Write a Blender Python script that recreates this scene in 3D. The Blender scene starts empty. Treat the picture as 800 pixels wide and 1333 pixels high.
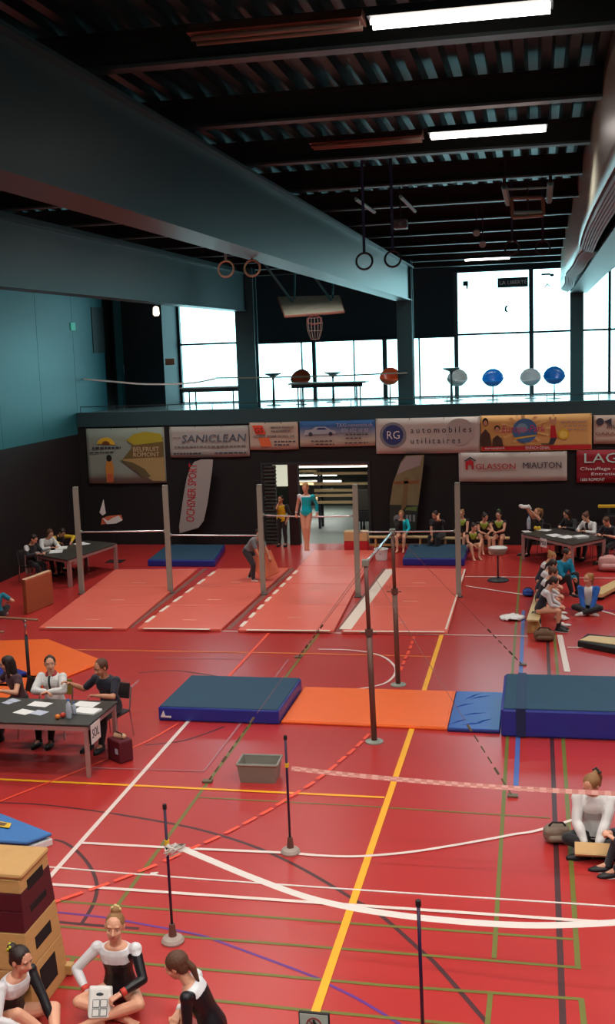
import bpy, bmesh, math, random
from mathutils import Vector, Matrix, noise
random.seed(7)
C = bpy.context.scene.collection
R = math.radians
# ---------------------------------------------------------------- camera
W, HH, F = 800, 1333, 1457.9
PITCH, ROLL, YAW, CAMH = 0.144541, 0.0347102, -0.205478, 6.0
_f = Vector((math.sin(YAW)*math.cos(PITCH), math.cos(YAW)*math.cos(PITCH), -math.sin(PITCH)))
_r0 = Vector((math.cos(YAW), -math.sin(YAW), 0)); _d0 = _f.cross(_r0)
AX_R = _r0*math.cos(ROLL)+_d0*math.sin(ROLL); AX_D = _d0*math.cos(ROLL)-_r0*math.sin(ROLL); AX_F = _f
CAM = Vector((0, 0, CAMH))
cd = bpy.data.cameras.new('camera'); cam = bpy.data.objects.new('camera', cd); C.objects.link(cam)
m = Matrix.Identity(4)
for i in range(3):
    m[i][0] = AX_R[i]; m[i][1] = -AX_D[i]; m[i][2] = -AX_F[i]; m[i][3] = CAM[i]
cam.matrix_world = m
cd.sensor_fit = 'VERTICAL'; cd.sensor_height = 36; cd.lens = F/HH*36; cd.clip_start = .05; cd.clip_end = 300
bpy.context.scene.camera = cam
# ---------------------------------------------------------------- light, exposure
sc = bpy.context.scene
sc.view_settings.view_transform = 'Standard'; sc.view_settings.look = 'None'
sc.view_settings.gamma = 1; sc.view_settings.exposure = 0.12
try: sc.view_settings.use_curve_mapping = False
except Exception: pass
wd = bpy.data.worlds.new('sky'); sc.world = wd; wd.use_nodes = True
bg = wd.node_tree.nodes['Background']; bg.inputs[0].default_value = (.50, .93, 1.0, 1); bg.inputs[1].default_value = 5.4
LAMP_W = 92.0          # watts of one twin tube fixture
LAMP_COL = (1.0, .93, .86)
try:
    sc.cycles.max_bounces = 8; sc.cycles.diffuse_bounces = 4; sc.cycles.transparent_max_bounces = 12
except Exception: pass

# ---------------------------------------------------------------- pixel helpers (used to survey the hall)
def ray(px, py): return AX_R*((px-400)/F)+AX_D*((py-666.5)/F)+AX_F
def at(px, py, z=0.0):
    d = ray(px, py); return CAM+d*((z-CAMH)/d.z)
def onY(px, py, Y):
    d = ray(px, py); return CAM+d*(Y/d.y)
def onX(px, py, X):
    d = ray(px, py); return CAM+d*(X/d.x)
# ---------------------------------------------------------------- materials
def lin(c): return tuple(((v/255)/12.92 if v/255 <= .04045 else ((v/255+.055)/1.055)**2.4) for v in c)
MATS = {}
def mat(name, rgb, rough=.6, metal=0., spec=.5, var=0., vscale=6., bump=0., bscale=40., emit=None, es=0., sheen=0., stretch=(1, 1, 1), coat=0.):
    if name in MATS: return MATS[name]
    m = bpy.data.materials.new(name); m.use_nodes = True; nt = m.node_tree; b = nt.nodes['Principled BSDF']
    c = lin(rgb); b.inputs['Base Color'].default_value = (*c, 1); b.inputs['Roughness'].default_value = rough
    b.inputs['Metallic'].default_value = metal; b.inputs['Specular IOR Level'].default_value = spec
    if sheen: b.inputs['Sheen Weight'].default_value = sheen
    if coat: b.inputs['Coat Weight'].default_value = coat
    if var or bump:
        tc = nt.nodes.new('ShaderNodeTexCoord'); mp = nt.nodes.new('ShaderNodeMapping'); nt.links.new(tc.outputs['Object'], mp.inputs[0])
        mp.inputs['Scale'].default_value = stretch
    if var:
        n = nt.nodes.new('ShaderNodeTexNoise'); n.inputs['Scale'].default_value = vscale; n.inputs['Detail'].default_value = 4
        nt.links.new(mp.outputs[0], n.inputs[0])
        mx = nt.nodes.new('ShaderNodeMix'); mx.data_type = 'RGBA'
        mx.inputs[6].default_value = (*[v*(1-var) for v in c], 1); mx.inputs[7].default_value = (*[min(1, v*(1+var)) for v in c], 1)
        nt.links.new(n.outputs[0], mx.inputs[0]); nt.links.new(mx.outputs[2], b.inputs['Base Color'])
    if bump:
        n2 = nt.nodes.new('ShaderNodeTexNoise'); n2.inputs['Scale'].default_value = bscale; nt.links.new(mp.outputs[0], n2.inputs[0])
        bp = nt.nodes.new('ShaderNodeBump'); bp.inputs['Strength'].default_value = bump; bp.inputs['Distance'].default_value = .01
        nt.links.new(n2.outputs[0], bp.inputs['Height']); nt.links.new(bp.outputs[0], b.inputs['Normal'])
    if emit:
        b.inputs['Emission Color'].default_value = (*lin(emit), 1); b.inputs['Emission Strength'].default_value = es
    MATS[name] = m; return m
M_floor = mat('red_sports_floor', (184, 52, 50), .28, var=.07, vscale=.8, bump=.05, bscale=60)
M_black = mat('black_wall_panel', (22, 20, 22), .75, var=.12, vscale=2)
M_teal = mat('blue_grey_cladding', (44, 118, 128), .5, var=.08, vscale=3, stretch=(1, 4, .4))
M_parapet = mat('parapet_paint', (44, 74, 80), .6, var=.06)
M_steel = mat('dark_steel_paint', (46, 52, 56), .5, var=.1, vscale=1.2, spec=.4)
M_girder = mat('girder_paint', (22, 54, 60), .42, var=.12, vscale=.7)
M_joist = mat('joist_paint', (13, 14, 15), .7)
M_flange = mat('joist_flange', (58, 72, 74), .5)  # lighter than the web for the light these edges catch
M_deck = mat('galvanised_deck', (36, 76, 82), .38, metal=.75, var=.35, vscale=1.5)  # teal in the base colour stands in for cyan window light
M_galfloor = mat('gallery_floor', (150, 155, 155), .22, spec=.7)
M_grey = mat('grey_concrete', (120, 128, 120), .6, var=.06)
M_white = mat('white_paint', (235, 235, 232), .5)
M_post = mat('grey_post_metal', (150, 156, 144), .42, metal=.1, var=.06)
M_rust = mat('brown_grey_post', (116, 84, 74), .45, metal=.3, var=.1)
M_bar = mat('polished_bar', (225, 225, 228), .25, metal=.6)
M_mat = mat('red_landing_mat', (236, 112, 96), .32, var=.05, vscale=1.5, bump=.1, bscale=18)
M_matside = mat('red_mat_side', (150, 36, 36), .6)
M_orange = mat('orange_vinyl', (246, 106, 34), .42, var=.05, vscale=3, bump=.12, bscale=9)
M_bluetop = mat('dark_blue_mat_top', (30, 68, 94), .75, var=.1, vscale=3, bump=.2, bscale=60)
M_blueside = mat('blue_vinyl', (36, 52, 150), .35, var=.06, vscale=3)
M_bluemid = mat('blue_pvc', (42, 84, 168), .35, var=.1, vscale=4, bump=.3, bscale=4)
M_navy = mat('navy_vinyl', (30, 40, 112), .5, var=.06)
M_strapblue = mat('navy_strap', (24, 44, 84), .6)
M_tan = mat('tan_mat', (196, 122, 84), .6, var=.08, vscale=5)
M_tanedge = mat('tan_mat_edge', (214, 176, 140), .6, var=.06)
M_salmon = mat('salmon_mat', (214, 112, 78), .6, var=.06)
M_wood = mat('pale_wood', (206, 164, 104), .5, var=.14, vscale=5, stretch=(1, 1, 5))
M_woodx = mat('pale_wood_long', (214, 184, 132), .5, var=.12, vscale=4, stretch=(.3, 4, 4))
M_leather = mat('tan_suede', (196, 152, 96), .8, var=.08, vscale=9, bump=.15)
M_maroon = mat('maroon_wood', (84, 24, 36), .5, var=.15, vscale=4)
M_hole = mat('dark_recess', (24, 12, 14), .9)
M_tabletop = mat('charcoal_table_top', (56, 54, 50), .45, var=.08, vscale=5)
M_tableleg = mat('pinkish_grey_leg', (182, 150, 146), .4, metal=.3)
M_paper = mat('white_paper', (238, 238, 236), .6)
M_paper2 = mat('bluish_paper', (190, 196, 214), .6)
M_chrome = mat('chrome', (200, 196, 196), .2, metal=.9)
M_rail = mat('wood_rail', (150, 104, 78), .45)
M_rubber = mat('black_rubber', (22, 22, 24), .7)
M_bin = mat('grey_plastic', (142, 138, 128), .5, var=.04)
M_binin = mat('grey_plastic_inside', (96, 104, 100), .6)
M_pole = mat('dark_violet_pole', (44, 24, 60), .4)
M_tape = mat('white_tape', (240, 236, 230), .5)
M_glassbottle = mat('clear_bottle', (190, 205, 220), .15, spec=.7)
M_skin = mat('skin', (226, 168, 138), .5, var=.05, vscale=8)
M_skin2 = mat('skin_tan', (206, 144, 112), .5, var=.05, vscale=8)
M_eye = mat('eye_white', (205, 186, 178), .3); M_iris = mat('iris_brown', (50, 32, 26), .3); M_lip = mat('lips', (196, 92, 84), .45)
M_wbanner = mat('white_banner_cloth', (205, 198, 190), .65, var=.04, vscale=1.2)
M_redtxt = mat('red_print', (196, 34, 44), .6); M_dktxt = mat('dark_print', (52, 56, 70), .6); M_bluetxt = mat('navy_print', (44, 62, 120), .6)
M_gold = mat('yellow_print', (232, 190, 50), .6)
def vmat(name, rgb, **k): return mat(name, rgb, k.pop('rough', .8), **k)
# ---------------------------------------------------------------- mesh builder
class MB:
    def __init__(s): s.v = []; s.f = []; s.mi = []
    def add(s, vs, fs, mi=0):
        o = len(s.v); s.v += [tuple(v) for v in vs]; s.f += [[i+o for i in f] for f in fs]; s.mi += [mi]*len(fs)
    def box(s, x0, x1, y0, y1, z0, z1, mi=0):
        s.hexa([(x0, y0, z0), (x1, y0, z0), (x1, y1, z0), (x0, y1, z0), (x0, y0, z1), (x1, y0, z1), (x1, y1, z1), (x0, y1, z1)], mi)
    def hexa(s, p, mi=0):
        s.add(p, [(0, 3, 2, 1), (4, 5, 6, 7), (0, 1, 5, 4), (1, 2, 6, 5), (2, 3, 7, 6), (3, 0, 4, 7)], mi)
    def slab(s, quad, z0, z1, mi=0):
        s.prism([(q[0], q[1]) for q in quad], z0, z1, mi)
    def prism(s, pts, z0, z1, mi=0):
        n = len(pts); a = sum(pts[i][0]*pts[(i+1) % n][1]-pts[(i+1) % n][0]*pts[i][1] for i in range(n))
        if a < 0: pts = pts[::-1]
        s.add([(p[0], p[1], z0) for p in pts]+[(p[0], p[1], z1) for p in pts],
              [list(range(n))[::-1], list(range(n, 2*n))]+[(i, (i+1) % n, n+(i+1) % n, n+i) for i in range(n)], mi)
    def wprism(s, pts, y0, y1, mi=0):   # pts (x,z), extruded along Y
        n = len(pts); a = sum(pts[i][0]*pts[(i+1) % n][1]-pts[(i+1) % n][0]*pts[i][1] for i in range(n))
        if a < 0: pts = pts[::-1]
        s.add([(p[0], y0, p[1]) for p in pts]+[(p[0], y1, p[1]) for p in pts],
              [list(range(n)), list(range(n, 2*n))[::-1]]+[(n+i, n+(i+1) % n, (i+1) % n, i) for i in range(n)], mi)
    def tube(s, pts, r, seg=8, mi=0, cap=True):
        pts = [Vector(p) for p in pts]; rs = r if isinstance(r, (list, tuple)) else [r]*len(pts)
        n = len(pts); vs = []; up = None
        for i, p in enumerate(pts):
            t = (pts[min(i+1, n-1)]-pts[max(i-1, 0)]).normalized()
            if up is None: up = Vector((0, 0, 1)) if abs(t.z) < .9 else Vector((1, 0, 0))
            a = t.cross(up).normalized(); b = a.cross(t).normalized(); up = b
            for k in range(seg):
                th = 2*math.pi*k/seg; vs.append(p+a*(math.cos(th)*rs[i])+b*(math.sin(th)*rs[i]))
        fs = [(i*seg+k, i*seg+(k+1) % seg, (i+1)*seg+(k+1) % seg, (i+1)*seg+k) for i in range(n-1) for k in range(seg)]
        fs = [f[::-1] for f in fs]
        if cap: fs += [list(range(seg)), list(range((n-1)*seg, n*seg))[::-1]]
        s.add(vs, fs, mi)
    def strip(s, pts, w, up=(0, 0, 1), mi=0, th=0):   # flat ribbon along a polyline; up is its face normal
        pts = [Vector(p) for p in pts]; n = len(pts); up = Vector(up); vs = []
        for i, p in enumerate(pts):
            t = (pts[min(i+1, n-1)]-pts[max(i-1, 0)]); sd = t.cross(up).normalized()*(w/2)
            vs += [p-sd, p+sd]
        fs = [(2*i, 2*i+1, 2*i+3, 2*i+2) for i in range(n-1)]
        if th:
            nn = len(vs); off = up.normalized()*th; vs = vs+[v-off for v in vs]
            fs = fs+[(f[3]+nn, f[2]+nn, f[1]+nn, f[0]+nn) for f in fs]
            fs += [(2*i, 2*i+2, 2*i+2+nn, 2*i+nn) for i in range(n-1)]+[(2*i+3, 2*i+1, 2*i+1+nn, 2*i+3+nn) for i in range(n-1)]
            fs += [(1, 0, nn, nn+1), (nn-2, nn-1, 2*nn-1, 2*nn-2)]
        s.add(vs, fs, mi)
    def lathe(s, prof, c, seg=20, mi=0):   # prof [(r,z)] around vertical axis through c
        vs = [(c[0]+r*math.cos(2*math.pi*k/seg), c[1]+r*math.sin(2*math.pi*k/seg), c[2]+z) for r, z in prof for k in range(seg)]
        fs = [(i*seg+k, i*seg+(k+1) % seg, (i+1)*seg+(k+1) % seg, (i+1)*seg+k) for i in range(len(prof)-1) for k in range(seg)]
        fs += [list(range(seg))[::-1], list(range((len(prof)-1)*seg, len(prof)*seg))]
        s.add(vs, fs, mi)
    def ell(s, c, rx, ry, rz, ax=None, seg=12, rings=8, mi=0):
        c = Vector(c); X, Y, Z = ax if ax else (Vector((1, 0, 0)), Vector((0, 1, 0)), Vector((0, 0, 1)))
        vs = [c+Z*rz]
        for i in range(1, rings):
            ph = math.pi*i/rings
            for k in range(seg):
                th = 2*math.pi*k/seg; vs.append(c+X*(rx*math.sin(ph)*math.cos(th))+Y*(ry*math.sin(ph)*math.sin(th))+Z*(rz*math.cos(ph)))
        vs.append(c-Z*rz); L = len(vs)-1
        fs = [(0, 1+k, 1+(k+1) % seg) for k in range(seg)]
        for i in range(rings-2):
            for k in range(seg):
                a = 1+i*seg+k; b = 1+i*seg+(k+1) % seg; fs.append((a, a+seg, b+seg, b))
        fs += [(L, 1+(rings-2)*seg+(k+1) % seg, 1+(rings-2)*seg+k) for k in range(seg)]
        s.add(vs, fs, mi)
    def cap(s, a, b, ra, rb, seg=10, mi=0):
        a = Vector(a); b = Vector(b); d = b-a
        if d.length < 1e-5: return s.ell(a, ra, ra, ra, seg=seg, rings=6, mi=mi)
        t = d.normalized(); pts = []; rs = []
        for q in (90, 60, 30): pts.append(a-t*ra*math.sin(R(q))); rs.append(max(ra*math.cos(R(q)), ra*.02))
        pts.append(a); rs.append(ra); pts.append((a+b)/2); rs.append((ra+rb)/2); pts.append(b); rs.append(rb)
        for q in (30, 60, 90): pts.append(b+t*rb*math.sin(R(q))); rs.append(max(rb*math.cos(R(q)), rb*.02))
        s.tube(pts, rs, seg, mi)
    def build(s, name, mats, parent=None, smooth=False, bevel=0., loc=None, bseg=2):
        me = bpy.data.meshes.new(name); me.from_pydata(s.v, [], s.f)
        mats = mats if isinstance(mats, (list, tuple)) else [mats]
        for x in mats: me.materials.append(x)
        me.polygons.foreach_set('material_index', s.mi)
        if smooth: me.polygons.foreach_set('use_smooth', [True]*len(me.polygons))
        me.update()
        o = bpy.data.objects.new(name, me); C.objects.link(o)
        if parent: o.parent = parent
        if loc: o.location = loc
        if bevel:
            md = o.modifiers.new('bevel', 'BEVEL'); md.width = bevel; md.segments = bseg; md.limit_method = 'ANGLE'; md.angle_limit = R(40)
        return o
def box(name, x0, x1, y0, y1, z0, z1, m, parent=None, bevel=0.):
    b = MB(); b.box(x0, x1, y0, y1, z0, z1); return b.build(name, m, parent, bevel=bevel)
def tag(o, label, cat, group=None):
    o['label'] = label; o['category'] = cat
    if group: o['group'] = group
    return o
def thing(name, label, cat, loc=(0, 0, 0), rz=0., group=None):
    o = bpy.data.objects.new(name, None); C.objects.link(o); o.location = loc; o.rotation_euler[2] = rz; o.empty_display_size = .1
    return tag(o, label, cat, group)
def struct(o, label=None):
    o['kind'] = 'structure'
    if label: o['label'] = label
    return o
def sempty(name, label=None):
    o = bpy.data.objects.new(name, None); C.objects.link(o); return struct(o, label)
TEXTS = []
def text(s, x0, x1, z0, z1, Y, m, parent, rot=0., font_slant=0., name='lettering'):
    """raised lettering on a plane facing -Y, fitted into the given rectangle (rot: 90 = reads upward)"""
    cu = bpy.data.curves.new(name, 'FONT'); cu.body = s; cu.size = 1; cu.extrude = .003; cu.shear = font_slant; cu.resolution_u = 2
    cu.materials.append(m)
    o = bpy.data.objects.new(name, cu); C.objects.link(o); o.parent = parent
    TEXTS.append((o, x0, x1, z0, z1, Y, rot)); return o

# ================================================================ SETTING
YW = 33.47; XL = -14.34; XR = 11.5; ZG = 4.2; ZD = 8.82; YB = 39.0; Y0 = -3.0
floor = sempty('floor', 'red sports hall floor with coloured court lines')
box('floor_slab', XL, XR, Y0, YW+.2, -.3, 0, M_floor, floor)
struct(box('wall_front', XL-.3, XR+.3, Y0-.3, Y0, -.3, 9.2, M_black))
struct(box('wall_right', XR, XR+.3, Y0, YB+3.3, -.3, 9.2, M_black))
wl = sempty('wall_left', 'left wall, black below and blue grey cladding above')
box('lower_wall', XL-.3, XL, Y0, YB+3.3, -.3, 3.55, M_black, wl)
for k in range(30):   # cladding sheets
    y0 = Y0+k*1.3065; box('cladding_panel', XL-.3, XL-.02-.004*(k % 2), y0+.004, y0+1.3025, 3.56, 9.2, M_teal, wl)
struct(box('trim_1', XL-.26, XL-.19, 36.2, 39, 3.6, 9.0, M_black))
# back wall with doorway
wb = sempty('wall_back', 'black back wall under the gallery')
bw = MB()
bw.box(XL, -8.35, YW, YW+.25, 0, 3.78); bw.box(-5.05, XR, YW, YW+.25, 0, 3.78); bw.box(-8.35, -5.05, YW, YW+.25, 2.52, 3.78)
bw.build('lower_wall', M_black, wb)
box('parapet', XL, XR, YW-.03, YW+.2, 3.78, 4.24, M_parapet, wb, .01)
# gallery
gl = sempty('trim_2', 'gallery slab with low rail behind the banners')
box('gallery_slab', XL, XR, YW+.2, YB+.3, 3.9, ZG, M_galfloor, gl)
rail = MB(); rail.tube([(XL+.1, YW+.08, 4.42), (XR-.1, YW+.08, 4.42)], .013, 8); rail.build('gallery_rail', M_steel, gl)
for k in range(18):
    x = XL+.1+k*1.45; p = MB(); p.tube([(x, YW+.08, 4.24), (x, YW+.08, 4.42)], .012, 6); p.build('rail_post', M_steel, gl)
# gallery rear facade
fc = MB()
def seg(x0, x1, z0, z1): fc.box(x0, x1, YB, YB+.3, z0, z1)
seg(XL-1, -12.62, 3.9, 9.2); seg(-9.8, -2.72, 6.27, 9.2); seg(-12.62, -9.8, 8.3, 9.2); seg(-2.72, XR, 8.42, 9.2); seg(XL-1, XR, 3.0, 4.2)
wg = sempty('wall_gallery', 'dark upper wall with the tall gallery windows'); fc.build('facade', mat('facade_paint', (16, 40, 48), .7, var=.08), wg)
box('dark_column', -14.5, -12.66, 37.3, 38.98, 4.2, 9.0, mat('facade_paint', (0, 0, 0)), wg)
box('pale_strip', -14.34+.05, -14.34+.22, 37.0, 37.3, 4.2, 9.0, M_teal, wg)
M_frame = mat('window_frame', (44, 60, 66), .5)
M_pane = bpy.data.materials.new('window_pane'); M_pane.use_nodes = True
nt = M_pane.node_tree; nt.nodes.clear(); o_ = nt.nodes.new('ShaderNodeOutputMaterial'); tr = nt.nodes.new('ShaderNodeBsdfTransparent'); gs = nt.nodes.new('ShaderNodeBsdfGlossy')
gs.inputs['Roughness'].default_value = .02; mx = nt.nodes.new('ShaderNodeMixShader'); mx.inputs[0].default_value = .06
tr.inputs[0].default_value = (.97, 1, 1, 1)
nt.links.new(tr.outputs[0], mx.inputs[1]); nt.links.new(gs.outputs[0], mx.inputs[2]); nt.links.new(mx.outputs[0], o_.inputs[0])
def window(n, x0, x1, z0, z1, mull=(), trans=(), lab=''):
    w = sempty('window_%d' % n, lab); fr = MB(); t = .05
    fr.box(x0, x0+t, YB-.04, YB+.12, z0, z1); fr.box(x1-t, x1, YB-.04, YB+.12, z0, z1); fr.box(x0, x1, YB-.04, YB+.12, z0, z0+.04); fr.box(x0, x1, YB-.04, YB+.12, z1-t, z1)
    fr.build('window_frame', M_frame, w)
    for x, wd_ in mull: box('mullion', x-wd_/2, x+wd_/2, YB-.05, YB+.1, z0+.04, z1-t, M_frame, w)
    for z in trans: box('transom', x0+t, x1-t, YB-.03, YB+.08, z-.035, z+.035, M_frame, w)
    xs = [x0]+[q[0] for q in mull]+[x1]; zs = [z0]+list(trans)+[z1]
    for a, b in zip(xs, xs[1:]):
        for c, d in zip(zs, zs[1:]): box('pane', a+.02, b-.02, YB+.03, YB+.045, c+.02, d-.02, M_pane, w)
    ld = bpy.data.lights.new('daylight_portal', 'AREA'); ld.shape = 'RECTANGLE'; ld.size = x1-x0; ld.size_y = z1-z0; ld.cycles.is_portal = True
    lo = bpy.data.objects.new('daylight_portal', ld); C.objects.link(lo); lo.location = ((x0+x1)/2, YB+.2, (z0+z1)/2); lo.rotation_euler = (R(-90), 0, 0)
    return w
window(1, -12.62, -9.8, 4.2, 8.3, [(-11.2+.9, .1)], [6.3], 'tall bright window at the left end of the gallery')
window(2, -9.8, -2.72, 4.2, 6.27, [(-8.14, .04), (-7.7, .13), (-6.28, .04), (-5.2, .15), (-4.0, .05)], [], 'low band of gallery windows')
w3 = window(3, -2.72, 1.2, 4.2, 8.42, [(-.21, .15)], [6.3], 'tall window with small stickers left of the right pillar')
window(4, 1.2, 6.5, 4.2, 8.42, [(2.34, .09), (4.3, .09)], [6.3], 'tall window right of the right pillar')
box('window_side', -2.8, -2.66, YB-.06, YB+.1, 4.2, 8.42, M_frame, w3)
struct(box('wall_gallery_right', 6.5, XR, YB, YB+.3, 4.2, 8.42, M_black))
# stickers on window 3
M_stk = mat('dark_sticker', (22, 60, 66), .6)
def stkrect(a, b, m_=None, nm='sticker'):
    p, q = onY(*a, YB-.01), onY(*b, YB-.01); o = box(nm, p.x, q.x, YB+.005, YB+.025, min(p.z, q.z), max(p.z, q.z), m_ or M_stk, w3); return p, q
stkrect((647, 362), (687, 373)); p, q = onY(650, 372, YB), onY(685, 364, YB)
text('LA LIBERTÉ', p.x, q.x, p.z+.04, q.z+.02, YB-.0, M_white, w3)
stkrect((602, 366), (609, 372)); b = MB(); p = onY(609, 371, YB); b.wprism([(p.x-.08, p.z), (p.x, p.z), (p.x-.02, p.z-.12), (p.x-.06, p.z-.16)], YB+.005, YB+.02); b.build('sticker', M_stk, w3)
p, q = onY(606, 399, YB), onY(640, 393, YB); text('SPORT ET LOISIRS', p.x, q.x, p.z-.02, q.z+.03, YB-.01, M_stk, w3)
p = onY(660, 402, YB); b = MB(); pts = [(p.x+.10*math.cos(R(a)), p.z+.12*math.sin(R(a))) for a in range(60, 301, 20)]+[(p.x+.03+.06*math.cos(R(a)), p.z+.09*math.sin(R(a))) for a in range(280, 79, -20)]
b.wprism(pts, YB+.005, YB+.02); b.build('sticker', M_stk, w3)
stkrect((704, 356), (716, 358), M_stk); p = onY(718, 358, YB); b = MB(); b.ell((p.x, YB+.01, p.z), .07, .01, .05); b.build('sticker', M_stk, w3)
p = onY(712, 371, YB); b = MB(); b.wprism([(p.x-.12, p.z-.06), (p.x, p.z+.06), (p.x+.12, p.z-.06), (p.x+.07, p.z-.06), (p.x, p.z+.01), (p.x-.07, p.z-.06)], YB+.005, YB+.02); b.build('sticker', M_stk, w3)

# ceiling
ce = sempty('ceiling', 'black steel joists under a corrugated metal deck')
dk = MB(); per = .27; x = XL-1; pr = []
while x < XR+.5:
    pr += [(x, ZD), (x+.10, ZD), (x+.135, ZD+.09), (x+.235, ZD+.09)]; x += per
n = len(pr); dk.add([(a, Y0-.3, z) for a, z in pr]+[(a, YB+3.3, z) for a, z in pr], [(i, i+n, i+1+n, i+1) for i in range(n-1)])
dk.build('metal_deck', M_deck, ce)
box('roof', XL-1.3, XR+.5, Y0-.3, YB+3.3, ZD+.12, ZD+.3, M_black, ce)
for k in range(-4, 12):
    y = 9.9+2.77*k
    if y > 38: break
    b = MB(); b.box(XL, XR, y-.02, y+.02, 8.53, ZD, 0); b.box(XL, XR, y-.09, y+.09, 8.78, ZD-.002, 0); b.box(XL, XR, y-.09, y+.09, 8.50, 8.53, 1); b.build('joist', [M_joist, M_flange], ce)
def girder(n, xl, xr, zb, y1=34.4):
    b = MB(); b.box(xl+.06, xr-.06, Y0, y1, zb+.03, 8.30); b.box(xl, xr, Y0, y1, zb, zb+.035); b.box(xl-.02, xr+.04, Y0, y1, 8.30, 8.34)
    b.box(xl+.1, xl+.2, Y0, y1, 8.34, 8.5); return struct(b.build('trim_%d' % n, M_girder), 'long painted steel girder under the joists')
girder(3, -4.14, -3.68, 7.32); girder(4, -9.12, -8.68, 7.2); girder(5, .93, 1.42, 7.34)
def pillar(n, x0, x1):
    b = MB(); b.box(x0, x1, 33.75, 33.80, ZG, 8.5); b.box(x0, x1, 34.15, 34.20, ZG, 8.5); b.box((x0+x1)/2-.06, (x0+x1)/2+.06, 33.8, 34.15, ZG, 8.5)
    b.box(x0-.03, x1+.03, 33.72, 34.23, ZG, ZG+.03)
    return struct(b.build('trim_%d' % n, mat('pillar_paint', (40, 98, 108), .5)), 'steel pillar on the gallery edge')
pillar(6, -9.1, -8.5); pillar(7, -4.12, -3.66); pillar(8, .93, 1.30)
# storage room behind the doorway
st = sempty('wall_storage', 'storage room seen through the doorway')
b = MB(); b.box(-10.6, -10.4, YW+.25, 42.2, 0, 3.2); b.box(-3.6, -3.4, YW+.25, 42.2, 0, 3.2); b.box(-10.6, -3.4, 42, 42.2, 0, 3.2); b.box(-10.6, -3.4, YW+.25, 42.2, 3.0, 3.2)
b.build('storage_walls', mat('storage_wall', (44, 44, 36), .8, var=.1), st)
box('storage_floor', -10.6, -3.4, YW+.2, 42.2, -.3, -.002, mat('storage_floor', (150, 160, 148), .5, var=.05), st)
a, e = onY(354, 603, 41.9), onY(374, 633, 41.9); b = MB(); b.box(a.x, e.x, 41.9, 41.99, e.z, 2.9); b.build('lit_wall_patch', mat('lit_wall_glow', (236, 238, 214), .7, emit=(255, 252, 224), es=.55), st)  # glowing sheet stands in for lamp light on the storage wall
dr = sempty('door_1', 'dark door frame of the storage doorway')
box('door_post', -7.55, -7.24, YW-.06, YW+.24, 0, 2.52, mat('door_wood', (40, 24, 26), .6), dr, .01)
b = MB(); b.box(-8.41, -8.33, YW-.05, YW+.26, 0, 2.58); b.box(-5.07, -4.99, YW-.05, YW+.26, 0, 2.58); b.box(-8.33, -5.07, YW-.05, YW+.26, 2.50, 2.58); b.build('door_frame', M_steel, dr)
# pleated shutter pushed to the left of the doorway
sh = thing('folding_shutter', 'dark grey pleated shutter folded at the left side of the doorway', 'shutter', (-8.13, YW+.02, 0))
for k in range(22):
    b = MB(); z = .02+k*.112; b.hexa([(-.17, -.03, z), (.17, -.03, z), (.17, .12, z), (-.17, .12, z), (-.19, -.09, z+.05), (.19, -.09, z+.05), (.19, .14, z+.05), (-.19, .14, z+.05)])
    b.box(-.17, .17, -.05, .12, z+.05, z+.1); b.build('slat', mat('shutter_grey', (70, 74, 70), .7), sh)
# tribune the photograph is taken from
tb = sempty('trim_9', 'stepped spectator stand at the near end of the hall')
b = MB()
for k in range(6): b.box(-8, 8, Y0, 5.9-k*1.0, k*.62, (k+1)*.62 if k < 5 else 3.9)
b.build('steps', M_grey, tb); box('stand_front', -8, 8, 5.95, 6.0, 0, 1.55, M_black, tb, .01)

# ================================================================ FLOOR MARKINGS
cols = dict(white=(232, 214, 206), yellow=(250, 178, 34), orange=(238, 132, 52), green=(112, 112, 44), black=(74, 34, 38), blue=(76, 104, 178),
            purple=(98, 44, 136), red=(244, 84, 56), grey=(176, 108, 112), olive=(184, 92, 44))
M_ln = {k: mat('floor_paint_'+k, v, .42, var=.05) for k, v in cols.items()}
zc = [.0012]
def smooth_pts(P, n=6):
    if len(P) < 3: return P
    out = []
    for i in range(len(P)-1):
        p0 = P[max(i-1, 0)]; p1 = P[i]; p2 = P[i+1]; p3 = P[min(i+2, len(P)-1)]
        for k in range(n):
            t = k/n; out.append(.5*((2*p1)+(p2-p0)*t+(2*p0-5*p1+4*p2-p3)*t*t+(3*p1-p0-3*p2+p3)*t**3))
    out.append(P[-1]); return out
def fl(px, w, col, curve=False):
    zc[0] += .0002; P = [at(*p, 0) for p in px]
    if px[-1][0] > 805 or px[-1][1] > 1332: P[-1] = P[-1]+(P[-1]-P[-2]).normalized()*2.2      # lines run on past the frame
    if px[0][1] > 1332: P[0] = P[0]+(P[0]-P[1]).normalized()*2.2
    if curve: P = smooth_pts(P)
    b = MB(); b.strip([(p.x, p.y, zc[0]) for p in P], w); return b.build('painted_line', M_ln[col], floor)
fl([(150, 1059.6), (232.5, 1074), (290, 1088.5), (348, 1109), (406, 1138), (462, 1172), (492, 1189), (545, 1235.5), (587.5, 1278), (640, 1340)], .05, 'black', True)
fl([(-30, 1044), (60, 1048), (150, 1059.6)], .035, 'black', True)
fl([(70, 1093), (84, 1097), (100, 1108), (115, 1125), (124, 1143), (126, 1160), (120, 1180), (106, 1203)], .045, 'black', True)
fl([(60, 1199), (140, 1206), (181, 1209)], .05, 'black')
fl([(180, 876), (224, 873), (260, 877), (292, 882)], .045, 'black', True); fl([(188, 970), (240, 964), (292, 946)], .04, 'black', True)
fl([(732.5, 1340), (718, 965), (712, 823)], .062, 'black')
fl([(58, 1250), (66, 1187), (132, 1194), (184, 1203), (258, 1217), (288, 1227), (404, 1270), (432, 1284), (500, 1321), (522, 1335)][1:], .035, 'purple', True)
fl([(420, 818), (391, 856), (325, 944), (150, 1183)], .05, 'green')
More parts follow.
